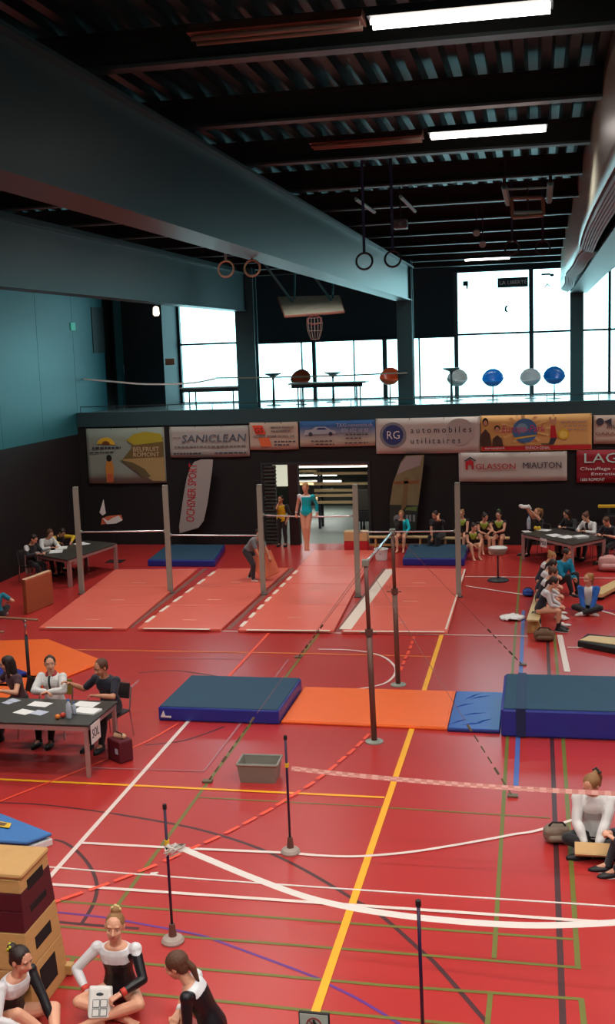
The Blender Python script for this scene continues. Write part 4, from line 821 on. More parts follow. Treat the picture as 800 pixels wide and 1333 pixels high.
M_cblue = mat('blue_shell', (20, 120, 214), .3); M_cred = mat('red_shell', (240, 104, 60), .3); M_cwhite = mat('clear_shell', (196, 214, 216), .15)
schair((641, 497), 36, M_cblue, 'left one of the two bright blue shell chairs on the gallery'); schair((721, 494), 36, M_cblue, 'right one of the two bright blue shell chairs, next to the right pillar')
schair((391, 497), 36.2, M_cred, 'orange red shell chair behind the long gallery table'); schair((507, 495), 36.2, M_cred, 'orange red shell chair left of the middle pillar')
schair((690, 496), 36.6, M_cwhite, 'pale clear shell chair between the two blue chairs'); schair((595, 497), 36.6, M_cwhite, 'pale clear shell chair right of the middle pillar')
ribbon('streamer', [(106, 493), (126, 495), (150, 497), (190, 500), (245, 499), (280, 493)], 34.2, 34.2, .07, M_tape, 'white streamer hanging slack across the dark left end of the gallery')
ribbon('streamer', [(280, 492), (360, 491), (440, 489), (530, 485)], 33.745, 33.745, .06, M_post, 'pale streamer stretched across the gallery in front of the long table')

# ================================================================ STORAGE ROOM
t = thing('equipment_rack', 'rack of long pale beams stored in the room behind the doorway', 'rack', (-6, 36.8, 0))
for x in (-7.2, -4.4):
    b = MB(); b.box(x+6-.04, x+6+.04, -.3, -.22, 0, 2.5); b.box(x+6-.04, x+6+.04, .22, .3, 0, 2.5); b.build('upright', M_steel, t)
for z in (1.87, 1.52, 1.30, 1.13, .9):
    p = 1; b = MB(); b.box(-1.35, 1.7, -.34, -.22, z-.045, z+.045); b.build('beam', M_woodx, t, bevel=.01)
    b = MB(); b.box(-1.25, 1.65, -.2, .25, z-.06, z-.03); b.build('shelf', M_steel, t)
t = thing('equipment_rack', 'narrow rack of pale planks behind the coach in yellow', 'rack', (-8.05, 38.6, 0))
for z in (.7, 1.25, 1.7): b = MB(); b.box(-.5, .55, -.2, .2, z, z+.08); b.build('shelf_board', M_woodx, t)
for x in (-.5, .5): b = MB(); b.box(x-.03, x+.03, -.2, .2, 0, 2.2); b.build('upright', M_steel, t)
t = thing('equipment_cart', 'dark equipment cart in the right half of the storage doorway', 'cart', (-4.9, 35.9, 0))
b = MB(); b.box(-.9, .9, -.35, .35, .75, 1.45); b.build('body', mat('cart_dark', (52, 50, 40), .6), t, bevel=.02); b = MB(); b.box(-.95, .95, -.4, .4, .4, .75); b.build('lower_body', M_rubber, t, bevel=.02)
for x in (-.75, .75):
    for y in (-.3, .3): b = MB(); b.tube([(x, y, .4), (x, y, .08)], .03, 6); b.tube([(x-.03, y, .08), (x+.03, y, .08)], .08, 12); b.build('wheel', M_rubber, t)

# ================================================================ TABLES WITH OFFICIALS' CLUTTER
def table(label, P, z, sign=None, signs=None, apron=.07, legs=(0, 1, 2, 3), lw=.045):
    """P: four top corners (x,y) counter-clockwise from the near left"""
    c = Vector((sum(p[0] for p in P)/4, sum(p[1] for p in P)/4, 0)); t = thing('table', label, 'table', c); q = [(p[0]-c.x, p[1]-c.y) for p in P]
    b = MB(); b.prism(q, z-.03, z); b.build('table_top', M_tabletop, t, bevel=.006)
    qi = [(p[0]*.97, p[1]*.97) for p in q]
    for k in range(4):
        a, e = Vector((*qi[k], 0)), Vector((*qi[(k+1) % 4], 0)); n = (e-a).cross(Vector((0, 0, 1))).normalized()*.015
        b = MB(); b.hexa([a-n+Vector((0, 0, z-.03-apron)), e-n+Vector((0, 0, z-.03-apron)), e+n+Vector((0, 0, z-.03-apron)), a+n+Vector((0, 0, z-.03-apron)), a-n+Vector((0, 0, z-.032)), e-n+Vector((0, 0, z-.032)), e+n+Vector((0, 0, z-.032)), a+n+Vector((0, 0, z-.032))]); b.build('frame_rail', M_tableleg, t)
    for k in legs:
        x, y = q[k][0]*.955, q[k][1]*.93; b = MB(); b.box(x-lw, x+lw, y-lw, y+lw, .0, z-.03); b.build('leg', M_tableleg, t, bevel=.008)
    return t, c
def paper(x, y, z, rz, label, w=.21, d=.297, m=None, th=.004, group=None):
    b = MB(); n = max(1, int(th/.004))
    for k in range(n):
        a = .02*math.sin(k*2.3); ca, sa = math.cos(a), math.sin(a); q = [(-w/2, -d/2), (w/2, -d/2), (w/2, d/2), (-w/2, d/2)]
        b.prism([(p[0]*ca-p[1]*sa, p[0]*sa+p[1]*ca) for p in q], k*.0042+.0006, k*.0042+.004)
    o = b.build('paper_sheet' if n == 1 else 'paper_stack', m or M_paper, loc=(x, y, z+.001)); o.rotation_euler[2] = R(rz); return tag(o, label, 'paper', group)
def bottle(x, y, z, label, s=1.):
    t = thing('water_bottle', label, 'bottle', (x, y, z)); b = MB(); b.lathe([(.033*s, 0), (.036*s, .02), (.036*s, .15*s), (.03*s, .19*s), (.013*s, .215*s), (.013*s, .23*s)], (0, 0, 0), 14); b.build('body', M_glassbottle, t, smooth=True)
    b = MB(); b.lathe([(.016*s, .23*s), (.016*s, .25*s)], (0, 0, 0), 10); b.build('cap', M_cblue, t); b = MB(); b.lathe([(.0375*s, .07*s), (.0375*s, .12*s)], (0, 0, 0), 14); b.build('label_band', M_paper2, t)
def fruit(x, y, z, m, label, r=.038):
    b = MB(); b.ell((0, 0, r*.93), r, r, r*.93, seg=12, rings=8); o = b.build('fruit', m, loc=(x, y, z), smooth=True); tag(o, label, 'fruit')
    s = MB(); s.tube([(0, 0, r*1.8), (.004, 0, r*2.15)], .004, 5); s.build('stem', M_rubber, o)
# left front table
TZ = .80
Ln = at(-60, 939, TZ); Rn = at(115, 944, TZ); Rb = at(156, 914, TZ)
tl, c = table('dark officials table at the left edge, nearest to the camera', [(Rn.x-2.6, Rn.y), (Rn.x, Rn.y), (Rn.x+.02, Rb.y+.05), (Rn.x-2.6, Rb.y+.05)], TZ, lw=.03)
def onT(px, py): return at(px, py, TZ)
for i, (px, py, rz, w, d, m, l) in enumerate([(52, 917, 80, .21, .33, M_paper, 'white sheet in front of the woman in the white jacket'), (31, 927, 70, .2, .26, M_paper, 'white sheet nearest the table edge on the left front table'), (51, 928, 72, .19, .22, M_paper2, 'bluish sheet beside the orange fruit'), (18, 912, 65, .12, .2, M_paper2, 'small bluish sheet at the left end of the front table'), (10, 915, 65, .1, .16, M_paper2, 'smallest bluish slip at the left end of the front table'), (112, 917, 82, .24, .36, M_paper, 'white sheet under the hand of the man in black')]):
    p = onT(px, py); paper(p.x, p.y, TZ, rz, l, w, d, m)
p = onT(113, 927); paper(p.x, p.y, TZ, 80, 'thick white paper stack at the right end of the front table', .24, .38, th=.03)
p = onT(90, 935); bottle(p.x, p.y, TZ, 'clear water bottle standing among the papers on the front table', 1.15); p = onT(97, 930); bottle(p.x, p.y, TZ, 'smaller bottle just behind the clear one on the front table', .75)
p = onT(75, 936); fruit(p.x, p.y, TZ, M_ln['orange'], 'orange fruit nearest to the paper slip on the front table', .04); p = onT(82, 934); fruit(p.x, p.y, TZ, mat('apple_red', (216, 70, 50), .35), 'red apple beside the bottle on the front table', .042)
# sign hanging on the right end of the front table
b = MB(); zS = TZ-.02; x = Rn.x+.02; b.box(x, x+.006, Rn.y+.02, Rn.y+.36, zS-.28, zS); t = b.build('table_sign', M_paper, tl); t.location = -c
o = text('SOL', 0, .28, 0, .16, 0, M_dktxt, t); TEXTS.pop(); o.rotation_euler = (R(90), 0, R(90)); o.location = (x+.007, Rn.y+.05, zS-.20); o.scale = (.14, .19, 1)
# back right table
P = [at(678, 694, .745), at(745, 709, .745), at(788, 700, .745), at(723, 687, .745)]
tr_, c = table('officials table at the back right in front of the black wall', [(p.x, p.y) for p in P], .745, lw=.045)
def pr(px, py, rz, l, w=.21, d=.3, m=None, th=.004): p = at(px, py, .745); paper(p.x, p.y, .745, rz, l, w, d, m, th)
pr(685, 692, 20, 'white sheet at the left corner of the back right table'); pr(707, 690, 60, 'white sheet right of the yellow fruit on the back table', .3, .4); pr(722, 697, 30, 'large white sheet in the middle of the back right table', .35, .45); pr(737, 699, 35, 'white sheet before the official in the white cardigan', .4, .42)
pr(755, 700, 30, 'thick white papers at the right end of the back right table', .35, .3, None, .05)
p = at(688, 689, .745); bottle(p.x, p.y, .745, 'clear bottle on the back right table', 1.6)
for px, l in ((697, 'left'), (701, 'right')): p = at(px, 690, .745); fruit(p.x, p.y, .745, M_gold, 'yellow fruit on the back right table, %s one' % l, .06)
p = at(707, 703, .70); b = MB(); b.box(-.14, .14, -.006, 0, -.12, .12); t = b.build('table_sign', M_paper, tr_); t.location = p-c+Vector((0, -.09, -.06)); t.rotation_euler[2] = math.atan2((P[1]-P[0]).y, (P[1]-P[0]).x)
o = text('POU', -.11, .11, -.06, .06, -.012, M_dktxt, t)
# back left table
P = [at(48, 722, .745), at(88, 729, .745), at(152, 707, .745), at(112, 703, .745)]
t3, c = table('officials table at the back left below the beach banner', [(p.x, p.y) for p in P], .745, lw=.05)
def pl(px, py, rz, l, w=.21, d=.3, m=None, th=.004): p = at(px, py, .745); paper(p.x, p.y, .745, rz, l, w, d, m, th)
pl(73, 718, 20, 'white sheet in front of the official in white at the back left table', .35, .5); pl(106, 708, 50, 'white sheet at the hand of the official in yellow', .35, .45); pl(80, 714, 20, 'white papers in the middle of the back left table', .3, .4, None, .03)
p = at(98, 722, .70); b = MB(); b.box(-.16, .16, -.006, 0, -.14, .14); t = b.build('table_sign', M_paper, t3); t.location = p-c+Vector((.06, -.1, -.10)); t.rotation_euler[2] = math.atan2((P[2]-P[1]).y, (P[2]-P[1]).x)
# white garment hanging over the left corner of that table
p = at(45, 721, .75); b = MB(); n = 8; vs = []
for i in range(n+1):
    for j in range(7):
        u = i/n; v = j/6; vs.append((-.30+.03*math.sin(v*9)*u, -.25+.5*v*(1-.15*u)+.0, .01+.02*math.sin(v*8)-.72*max(0, u-.25)) if u > .25 else (-.30+.30*(1-u/.25)*1.0, -.25+.5*v, .012+.006*math.sin(v*8)))
b.add(vs, [(i*7+j, (i+1)*7+j, (i+1)*7+j+1, i*7+j+1) for i in range(n) for j in range(6)]); o = b.build('jacket', mat('pale_cloth', (190, 178, 170), .8), smooth=True, loc=(p.x+.12, p.y, .748)); sd = o.modifiers.new('s', 'SOLIDIFY'); sd.thickness = .02; sd.offset = 1; tag(o, 'pale jacket draped over the left corner of the back left table', 'jacket')

# chairs
def chair(x, y, rz, m, label):
    t = thing('stacking_chair', label, 'chair', (x, y, 0), R(rz)); b = MB(); b.box(-.21, .21, -.2, .2, .42, .45); b.build('seat', m, t, bevel=.012)
    b = MB(); b.hexa([(-.2, .19, .62), (.2, .19, .62), (.2, .215, .62), (-.2, .215, .62), (-.19, .25, .86), (.19, .25, .86), (.19, .275, .86), (-.19, .275, .86)]); b.build('backrest', m, t, bevel=.012)
    for sx in (-1, 1):
        b = MB(); b.tube([(sx*.2, -.18, .42), (sx*.22, -.22, 0)], .012, 6); b.build('leg', M_chrome, t); b = MB(); b.tube([(sx*.2, .27, .8), (sx*.2, .19, .44), (sx*.22, .24, 0)], .012, 6); b.build('leg', M_chrome, t)
M_olive = mat('olive_plastic', (128, 112, 30), .5); M_chdark = mat('dark_chair', (44, 34, 36), .6)

# ================================================================ PEOPLE
JOBS = []      # (object, material function) to be turned into one continuous surface
U_ = Vector((0, 0, 1)); V = Vector
PROF = [(-.05, .050, .045), (-.02, .082, .060), (.02, .093, .066), (.07, .082, .058), (.12, .068, .050), (.18, .077, .056), (.225, .088, .061), (.262, .092, .054), (.285, .070, .042), (.305, .036, .033)]
def prof(s, fat):
    for (a, w0, d0), (b, w1, d1) in zip(PROF, PROF[1:]):
        if s <= b: k = max(0, (s-a)/(b-a)); return (w0+(w1-w0)*k)*fat, (d0+(d1-d0)*k)*fat
    return PROF[-1][1:]
def ik(a, t, l1, l2, pole):
    d = t-a; L = d.length
    if L > (l1+l2)*.999: t = a+d*((l1+l2)*.999/L); d = t-a; L = d.length
    L = max(L, abs(l1-l2)*1.02+1e-4)
    x = (l1*l1-l2*l2+L*L)/(2*L); y = math.sqrt(max(0, l1*l1-x*x)); u = d.normalized(); p = (pole-u*pole.dot(u))
    p = p.normalized() if p.length > 1e-4 else V((0, 0, 1)); return a+u*x+p*y, t
def person(label, pos, face, h=1.65, pelvis=(0, 0, .1), lean=(5, 10), side=0, twist=0, head=(0, 0, 0), hands=None, feet=None, knee=None, elbow=None, toes=None,
           wear=(), hair=None, skin=None, voxel=.0145, fat=1.06, curl=.5, group=None, hips=0, feat=True, palm=None, hold=None):
    """local frame of the figure: x = its right, y = forwards, z = up. hands / feet: (right, left) targets in metres"""
    t = thing('person', label, 'person', (pos[0], pos[1], pos[2] if len(pos) > 2 else 0), R(face-90), group)
    P = V(pelvis); RX, FW = V((1, 0, 0)), V((0, 1, 0))
    # spine, bent gradually from lean[0] to lean[1] degrees forwards
    def spine(s):
        n = 8; p = P.copy(); s0 = min(s, 0)
        if s <= 0: a = R(lean[0]); return P+(V((math.sin(R(side)), math.sin(a), math.cos(a))).normalized())*(s*h), a
        for k in range(n):
            q = s*(k+.5)/n; a = R(lean[0]+(lean[1]-lean[0])*min(1, q/.30)); p = p+V((math.sin(R(side)), math.sin(a), math.cos(a))).normalized()*(s/n*h)
        return p, R(lean[0]+(lean[1]-lean[0])*min(1, s/.30))
    def frame(s):
        p, a = spine(s); up = V((math.sin(R(side)), math.sin(a), math.cos(a))).normalized(); tw = R(twist)*max(0, min(1, s/.25))
        rx = (RX*math.cos(tw)+FW*math.sin(tw)); rx = (rx-up*rx.dot(up)).normalized(); return p, rx, up.cross(rx).normalized(), up
    pS, rS, fS, uS = frame(.268)
    sh = [pS+rS*(.102*h*fat), pS-rS*(.102*h*fat)]
    pH, rH, fH, uH = frame(0); hip = [P+rH*(.052*h), P-rH*(.052*h)]
    la, lf, lt, ls = .165*h, .145*h, .245*h, .235*h
    hands = hands or ((.10*h, .2*h, .25*h), (-.10*h, .2*h, .25*h)); elbow = elbow or (V((1, -.6, -.6)), V((-1, -.6, -.6)))
    feet = feet or ((.06*h, .25*h, .045*h), (-.06*h, .25*h, .045*h)); knee = knee or (V((.1, 1, .6)), V((-.1, 1, .6)))
    A = [ik(sh[i], V(hands[i]), la, lf, V(elbow[i])) for i in (0, 1)]; Lg = [ik(hip[i], V(feet[i]), lt, ls, V(knee[i])) for i in (0, 1)]
    toes = toes or ((.1, 1, 0), (-.1, 1, 0)); pN, rN, fN, uN = frame(.315)
    yaw, pit, til = [R(x) for x in head]
    fh = (fN*math.cos(yaw)-rN*math.sin(yaw)*-1); rh = (rN*math.cos(yaw)-fN*math.sin(yaw)); fh = rh.cross(uN)*-1 if False else uN.cross(rh); uh = uN
    # remove lean so that pitch is measured from the horizontal
    base = uN.lerp(U_, .75).normalized(); rh = (rh-base*rh.dot(base)).normalized(); fh = base.cross(rh); uh = base
    fh, uh = fh*math.cos(pit)+uh*math.sin(pit), uh*math.cos(pit)-fh*math.sin(pit)
    rh, uh = rh*math.cos(til)+uh*math.sin(til), uh*math.cos(til)-rh*math.sin(til)
    hh = .150*h; HC = pN+uN*(.018*h)+uh*(.075*h)+fh*(.012*h)
    def torso(b, s0, s1, off, n=10):
        m_ = max(5, int((s1-s0)/.025)); vs = []; sg = 18; base = []
        for k in range(m_+1):
            s = s0+(s1-s0)*k/m_; base.append((s, 1.))
        base = [(s0-off/h*.8, .55)]+base+[(s1+off/h*.5, .6)]
        for s, q in base:
            p, rx, fx, up = frame(s); w, d = prof(s, fat)
            for j in range(sg):
                th = 2*math.pi*j/sg; c, z = math.cos(th), math.sin(th); vs.append(p+rx*((w*h+off)*q*math.copysign(abs(c)**.85, c))+fx*((d*h+off)*q*math.copysign(abs(z)**.9, z)))
        L = len(base); b.add(vs, [(i*sg+j, i*sg+(j+1) % sg, (i+1)*sg+(j+1) % sg, (i+1)*sg+j) for i in range(L-1) for j in range(sg)]+[list(range(sg))[::-1], list(range((L-1)*sg, L*sg))])
    def chest(b, off):
        for s in (-1, 1):
            p, rx, fx, up = frame(.212); b.ell(p+rx*(s*.040*h)+fx*(.032*h), .036*h+off, .030*h+off, .034*h+off, (rx, fx, up), seg=10, rings=6)
            b.ell(sh[0 if s > 0 else 1], .036*h+off, .034*h+off, .034*h+off, (rS, fS, uS), seg=10, rings=6)
    def arm(b, i, fr, off, r0=1):
        e, w = A[i]
        if fr <= 0: return
        k = min(1, fr); b.cap(sh[i], sh[i].lerp(e, k), .031*h+off, (.031-.007*k)*h+off)
        if fr > 1: k = fr-1; b.cap(e, e.lerp(w, k*.5), .0245*h+off, .024*h+off); b.cap(e.lerp(w, k*.5), e.lerp(w, k), .024*h+off, (.024-.0085*k)*h+off)
    def leg(b, i, fr, off):
        kn, an = Lg[i]
        if fr <= 0: return
        k = min(1, fr); b.cap(hip[i], hip[i].lerp(kn, k), .054*h+off, (.054-.019*k)*h+off)
        if fr > 1:
            k = fr-1; bk = (kn-(hip[i]+an)/2); bk = bk.normalized()*-.008*h if bk.length > 1e-3 else V()
            b.cap(kn, kn.lerp(an, .35*k)+bk, .034*h+off, .034*h+off); b.cap(kn.lerp(an, .35*k)+bk, kn.lerp(an, k), .034*h+off, (.034-.014*k)*h+off)
    body = MB(); torso(body, -.05, .30, 0); chest(body, 0)
    body.cap(frame(.285)[0], HC-uh*(.03*h)-fh*(.01*h), .034*h, .031*h)
    # head
    def hp_(x, y, z): return HC+rh*(x*hh)+fh*(y*hh)+uh*(z*hh)
    ax = (rh, fh, uh)
    body.ell(hp_(0, -.05, .12), .335*hh, .42*hh, .38*hh, ax, 16, 10); body.ell(hp_(0, .10, -.16), .265*hh, .28*hh, .33*hh, ax, 14, 8); body.ell(hp_(0, .20, -.37), .13*hh, .12*hh, .11*hh, ax)
    body.cap(hp_(0, .36, .02), hp_(0, .46, -.12), .035*hh, .055*hh, 8); body.ell(hp_(.05, .41, -.14), .04*hh, .04*hh, .03*hh, ax, 8, 5); body.ell(hp_(-.05, .41, -.14), .04*hh, .04*hh, .03*hh, ax, 8, 5)
    body.cap(hp_(-.17, .32, .13), hp_(.17, .32, .13), .05*hh, .05*hh, 8); body.ell(hp_(.17, .24, -.12), .1*hh, .1*hh, .09*hh, ax, 8, 6); body.ell(hp_(-.17, .24, -.12), .1*hh, .1*hh, .09*hh, ax, 8, 6)
    for s in (-1, 1): body.ell(hp_(s*.34, -.04, .0), .045*hh, .09*hh, .14*hh, ax, 8, 6)
    # arms, hands
    for i in (0, 1):
        arm(body, i, 2, 0); e, w = A[i]; d = (w-e).normalized(); pn = V(palm[i]) if palm else V((0, .3, -1)); pn = (pn-d*pn.dot(d)); pn = pn.normalized() if pn.length > 1e-3 else V((0, 1, 0))
        ac = d.cross(pn).normalized(); th_s = 1 if (ac.dot(rS)*(-1 if i == 0 else 1)) > 0 else -1
        for k in range(4):
            kn_ = w+d*(.050*h)+ac*((k-1.5)*.0125*h); body.cap(w+ac*((k-1.5)*.006*h), kn_, .0105*h, .0085*h, 8)
            q = k if th_s > 0 else 3-k; lk = (.80, .95, 1., .92)[q]; c = curl if isinstance(curl, (int, float)) else curl[i]
            a1 = R(75*c); a2 = R(160*c); f1 = kn_+(d*math.cos(a1)+pn*math.sin(a1))*(.024*h*lk); f2 = f1+(d*math.cos(a2)+pn*math.sin(a2))*(.022*h*lk)
            body.cap(kn_, f1, .0062*h, .0056*h, 8); body.cap(f1, f2, .0056*h, .0048*h, 8)
        tb0 = w+d*(.014*h)+ac*(th_s*.017*h); tb1 = tb0+(d*.6+ac*(th_s*.75)+pn*.35).normalized()*(.026*h); tb2 = tb1+(d*.9+ac*(th_s*.1)+pn*.5).normalized()*(.019*h)
        body.cap(w+d*.01*h, tb0, .012*h, .010*h, 8); body.cap(tb0, tb1, .0085*h, .007*h, 8); body.cap(tb1, tb2, .007*h, .0058*h, 8)
        leg(body, i, 2, 0)
        kn, an = Lg[i]; td = V(toes[i]).normalized(); fu = U_ if abs(td.z) < .7 else (kn-an).normalized(); sd_ = td.cross(fu).normalized()
        heel = an-td*(.022*h)-fu*(.018*h); ball = an+td*(.085*h)-fu*(.026*h); body.cap(an, heel, .021*h, .020*h); body.cap(an, ball, .022*h, .017*h); body.cap(heel, ball, .019*h, .016*h)
        for k in range(5): tq = ball+sd_*((k-2)*.0085*h*(1)); body.cap(tq-td*.01*h, tq+td*((.028-.003*abs(k-1))*h), .009*h, .0065*h, 6)
    sk = skin or M_skin
    JOBS.append((body.build('body', sk, t), voxel, None, 2, 0))
    FR = [(-.04+.33*k/11,)+frame(-.04+.33*k/11) for k in range(12)]
    def near(p):      # which limb a garment face belongs to
        def dseg(a, b): ab = b-a; k = max(0, min(1, (p-a).dot(ab)/max(ab.length_squared, 1e-6))); return (p-a-ab*k).length
        c = [('armR', min(dseg(sh[0], A[0][0]), dseg(*A[0]))-.03*h), ('armL', min(dseg(sh[1], A[1][0]), dseg(*A[1]))-.03*h), ('legR', min(dseg(hip[0], Lg[0][0]), dseg(*Lg[0]))-.045*h), ('legL', min(dseg(hip[1], Lg[1][0]), dseg(*Lg[1]))-.045*h)]
        best = ('torso', 1e9, 0)
        for f4 in FR:
            dist = (p-f4[1]).length-.07*h
            if dist < best[1]: best = ('torso', dist, f4)
        lim = min(c, key=lambda z: z[1]); s, q, rx, fx, up = best[2]; loc = ((p-q).dot(rx)/h, (p-q).dot(fx)/h, s+(p-q).dot(up)/h)
        return (lim[0] if lim[1] < best[1] else 'torso'), loc
    for g in wear:
        kind = g[0]; b = MB(); kw = g[2] if len(g) > 2 else {}; ms = g[1] if isinstance(g[1], (list, tuple)) else [g[1]]; off = kw.get('off', .008); wr = kw.get('wrinkle', .0)
        if kind == 'top':
            ar = kw.get('arms', (.5, .5)); s0, s1 = kw.get('s', (.0, .298)); torso(b, s0, s1, off); chest(b, off); arm(b, 0, ar[0], off); arm(b, 1, ar[1], off); nm = kw.get('name', 'shirt')
        elif kind == 'leotard':
            ar = kw.get('arms', (2, 2)); torso(b, -.05, kw.get('s1', .286), off); chest(b, off) if kw.get('chest', 1) else None
            arm(b, 0, ar[0], off*.8); arm(b, 1, ar[1], off*.8); nm = 'leotard'
            if kw.get('collar'): b.cap(frame(.28)[0], frame(.305)[0], .036*h+off, .036*h+off)
        elif kind == 'pants':
            fr = kw.get('fr', 2.0); torso(b, -.05, kw.get('s1', .06), off+.004, 6); leg(b, 0, fr, off); leg(b, 1, fr, off); nm = kw.get('name', 'trousers')
        elif kind == 'collar':
            q, rx, fx, up = frame(.297); b.tube([q+(rx*math.cos(x)*.045*h+fx*math.sin(x)*.042*h)+up*(.012*h*(1-.8*math.sin(x))) for x in [R(90+30+300*k/12) for k in range(13)]], .013*h, 8); nm = 'collar'; b.build(nm, ms[0], t, smooth=True); continue
        elif kind == 'shoes':
            for i in (0, 1):
                if kw.get('only') is not None and kw['only'] != i: continue
                kn, an = Lg[i]; td = V(toes[i]).normalized(); fu = U_ if abs(td.z) < .7 else (kn-an).normalized(); sd_ = td.cross(fu).normalized(); q = MB()
                c = an+td*(.042*h)-fu*(.028*h); q.ell(c, .034*h, .092*h, .026*h, (sd_, td, fu), 14, 8); q.ell(an-td*.005*h-fu*(.012*h), .030*h, .036*h, .032*h, (sd_, td, fu), 12, 8); o = q.build('shoe', ms[0], t, smooth=True)
                q = MB(); q.ell(c-fu*(.014*h), .035*h, .094*h, .010*h, (sd_, td, fu), 14, 6); q.build('sole', ms[-1], o, smooth=True)
            continue
        elif kind == 'socks':
            for i in (0, 1):
                kn, an = Lg[i]; td = V(toes[i]).normalized(); q = MB(); q.cap(an, an+(kn-an).normalized()*.07*h, .026*h, .028*h); q.cap(an, an+td*.085*h-U_*.024*h, .027*h, .022*h); q.cap(an-td*.02*h-U_*.014*h, an+td*.08*h-U_*.024*h, .024*h, .02*h); q.build('sock', ms[0], t, smooth=True)
            continue
        elif kind == 'cuffs':
            for i in (0, 1):
                e, w = A[i]; d = (w-e).normalized(); q = MB(); q.tube([w-d*.040*h, w-d*.012*h], [.0225*h, .021*h], 12); q.build('wrist_guard', ms[i % len(ms)], t, smooth=True)
            continue
        elif kind == 'gloves':
            for i in (0, 1):
                e, w = A[i]; d = (w-e).normalized(); q = MB(); q.cap(w-d*.005*h, w+d*.045*h, .022*h, .022*h); q.build('hand_guard', ms[0], t, smooth=True)
            continue
        elif kind == 'lanyard':
            q, rx, fx, up = frame(.22); b.cap(q+fx*.09*h+rx*.02*h, q+fx*.09*h+rx*.02*h-up*.05*h, .006*h, .006*h, 6); b.build('lanyard', ms[0], t); continue
        JOBS.append((b.build(nm, ms, t), voxel, (g[3], near) if len(g) > 3 else None, 3, wr))
    if hair:
        hm = hair.get('m'); b = MB(); st = hair.get('style', 'short'); g = hair.get('vol', 1.)
        b.ell(hp_(0, -.10, .155), .375*hh*g, .43*hh*g, .385*hh*g, ax, 16, 10)
        if st in ('short', 'bob', 'long', 'pony', 'lowpony', 'bun', 'topbun'): b.ell(hp_(0, -.22, -.05), .33*hh*g, .26*hh*g, .30*hh*g, ax, 14, 8)
        if st == 'bob' or st == 'long':
            for s in (-1, 1): b.cap(hp_(s*.27, -.05, .1), hp_(s*.31, .0, -.35 if st == 'bob' else -.75), .15*hh, .11*hh)
            b.cap(hp_(0, -.28, 0), hp_(0, -.30, -.35 if st == 'bob' else -.9), .30*hh, .22*hh)
        if st == 'pony':
            b.cap(hp_(0, -.45, .33), hp_(0, -.62, .28), .13*hh, .14*hh); b.cap(hp_(0, -.62, .28), hp_(.04, -.72, -.2), .15*hh, .14*hh); b.cap(hp_(.04, -.72, -.2), hp_(.10, -.66, -.75), .14*hh, .05*hh)
        if st == 'lowpony':
            b.cap(hp_(0, -.45, .0), hp_(.02, -.55, -.25), .13*hh, .14*hh); b.cap(hp_(.02, -.55, -.25), hp_(.06, -.5, -.85), .14*hh, .05*hh)
        if st == 'bun': b.ell(hp_(0, -.50, .30), .20*hh, .18*hh, .20*hh, ax)
        if st == 'topbun': b.ell(hp_(0, -.18, .56), .19*hh, .19*hh, .15*hh, ax)
        if st == 'fringe_side': pass
        JOBS.append((b.build('hair', hm, t), voxel, None, 2, .004))
        if hair.get('tie'):
            q = MB(); c = {'topbun': (0, -.18, .56), 'bun': (0, -.5, .3), 'pony': (0, -.58, .32), 'lowpony': (0, -.5, -.12)}[st]
            for k in range(9): a = 2*math.pi*k/9; q.ell(hp_(c[0]+.15*math.cos(a), c[1]-.03+.05*math.sin(3*a), c[2]+.13*math.sin(a)), .07*hh, .07*hh, .06*hh, ax, 8, 5)
            q.build('hair_tie', hair['tie'], t, smooth=True)
    if feat:
        for s in (-1, 1):
            q = MB(); q.ell(hp_(s*.145, .318, .015), .050*hh, .030*hh, .024*hh, ax, 10, 6); e = q.build('eye', M_eye, t, smooth=True); q = MB(); q.ell(hp_(s*.145, .340, .013), .024*hh, .014*hh, .022*hh, ax, 8, 6); q.build('iris', M_iris, e, smooth=True)
            q = MB(); q.tube([hp_(s*.07, .375, .10), hp_(s*.15, .365, .125), hp_(s*.23, .30, .10)], .011*hh, 6); q.build('eyebrow', hair['m'] if hair else M_rubber, t)
        q = MB(); sm = .03; q.tube([hp_(-.13, .31, -.255+sm), hp_(-.06, .365, -.275), hp_(0, .375, -.28), hp_(.06, .365, -.275), hp_(.13, .31, -.255+sm)], [.008*hh, .022*hh, .026*hh, .022*hh, .008*hh], 8); q.build('lips', M_lip, t, smooth=True)
    return t, dict(HC=HC, A=A, L=Lg, hp=hp_, sh=sh, hh=hh, frame=frame)
def flush_people():
    bpy.context.view_layer.update()
    for o, vx, fn, it, wr in JOBS:
        md = o.modifiers.new('r', 'REMESH'); md.mode = 'VOXEL'; md.voxel_size = vx; md.use_smooth_shade = True
        sm = o.modifiers.new('s', 'SMOOTH'); sm.factor = .5; sm.iterations = it
    dg = bpy.context.evaluated_depsgraph_get(); NEW = [bpy.data.meshes.new_from_object(j[0].evaluated_get(dg)) for j in JOBS]
    for (o, vx, fn, it, wr), me in zip(JOBS, NEW):
        ms = list(o.data.materials); o.modifiers.clear(); old = o.data; o.data = me; me.name = o.name
        me.materials.clear()
        for x in ms: me.materials.append(x)
        if wr:
            N = len(me.vertices); co = [0.]*(3*N); no = [0.]*(3*N); me.vertices.foreach_get('co', co); me.vertices.foreach_get('normal', no)
            for i in range(N): k = wr*noise.noise((co[3*i]*9, co[3*i+1]*9, co[3*i+2]*9)); co[3*i] += no[3*i]*k; co[3*i+1] += no[3*i+1]*k; co[3*i+2] += no[3*i+2]*k
            me.vertices.foreach_set('co', co)
        if fn:
            f, near = fn
            me.polygons.foreach_set('material_index', [f(*near(p.center)) for p in me.polygons]); me.update()
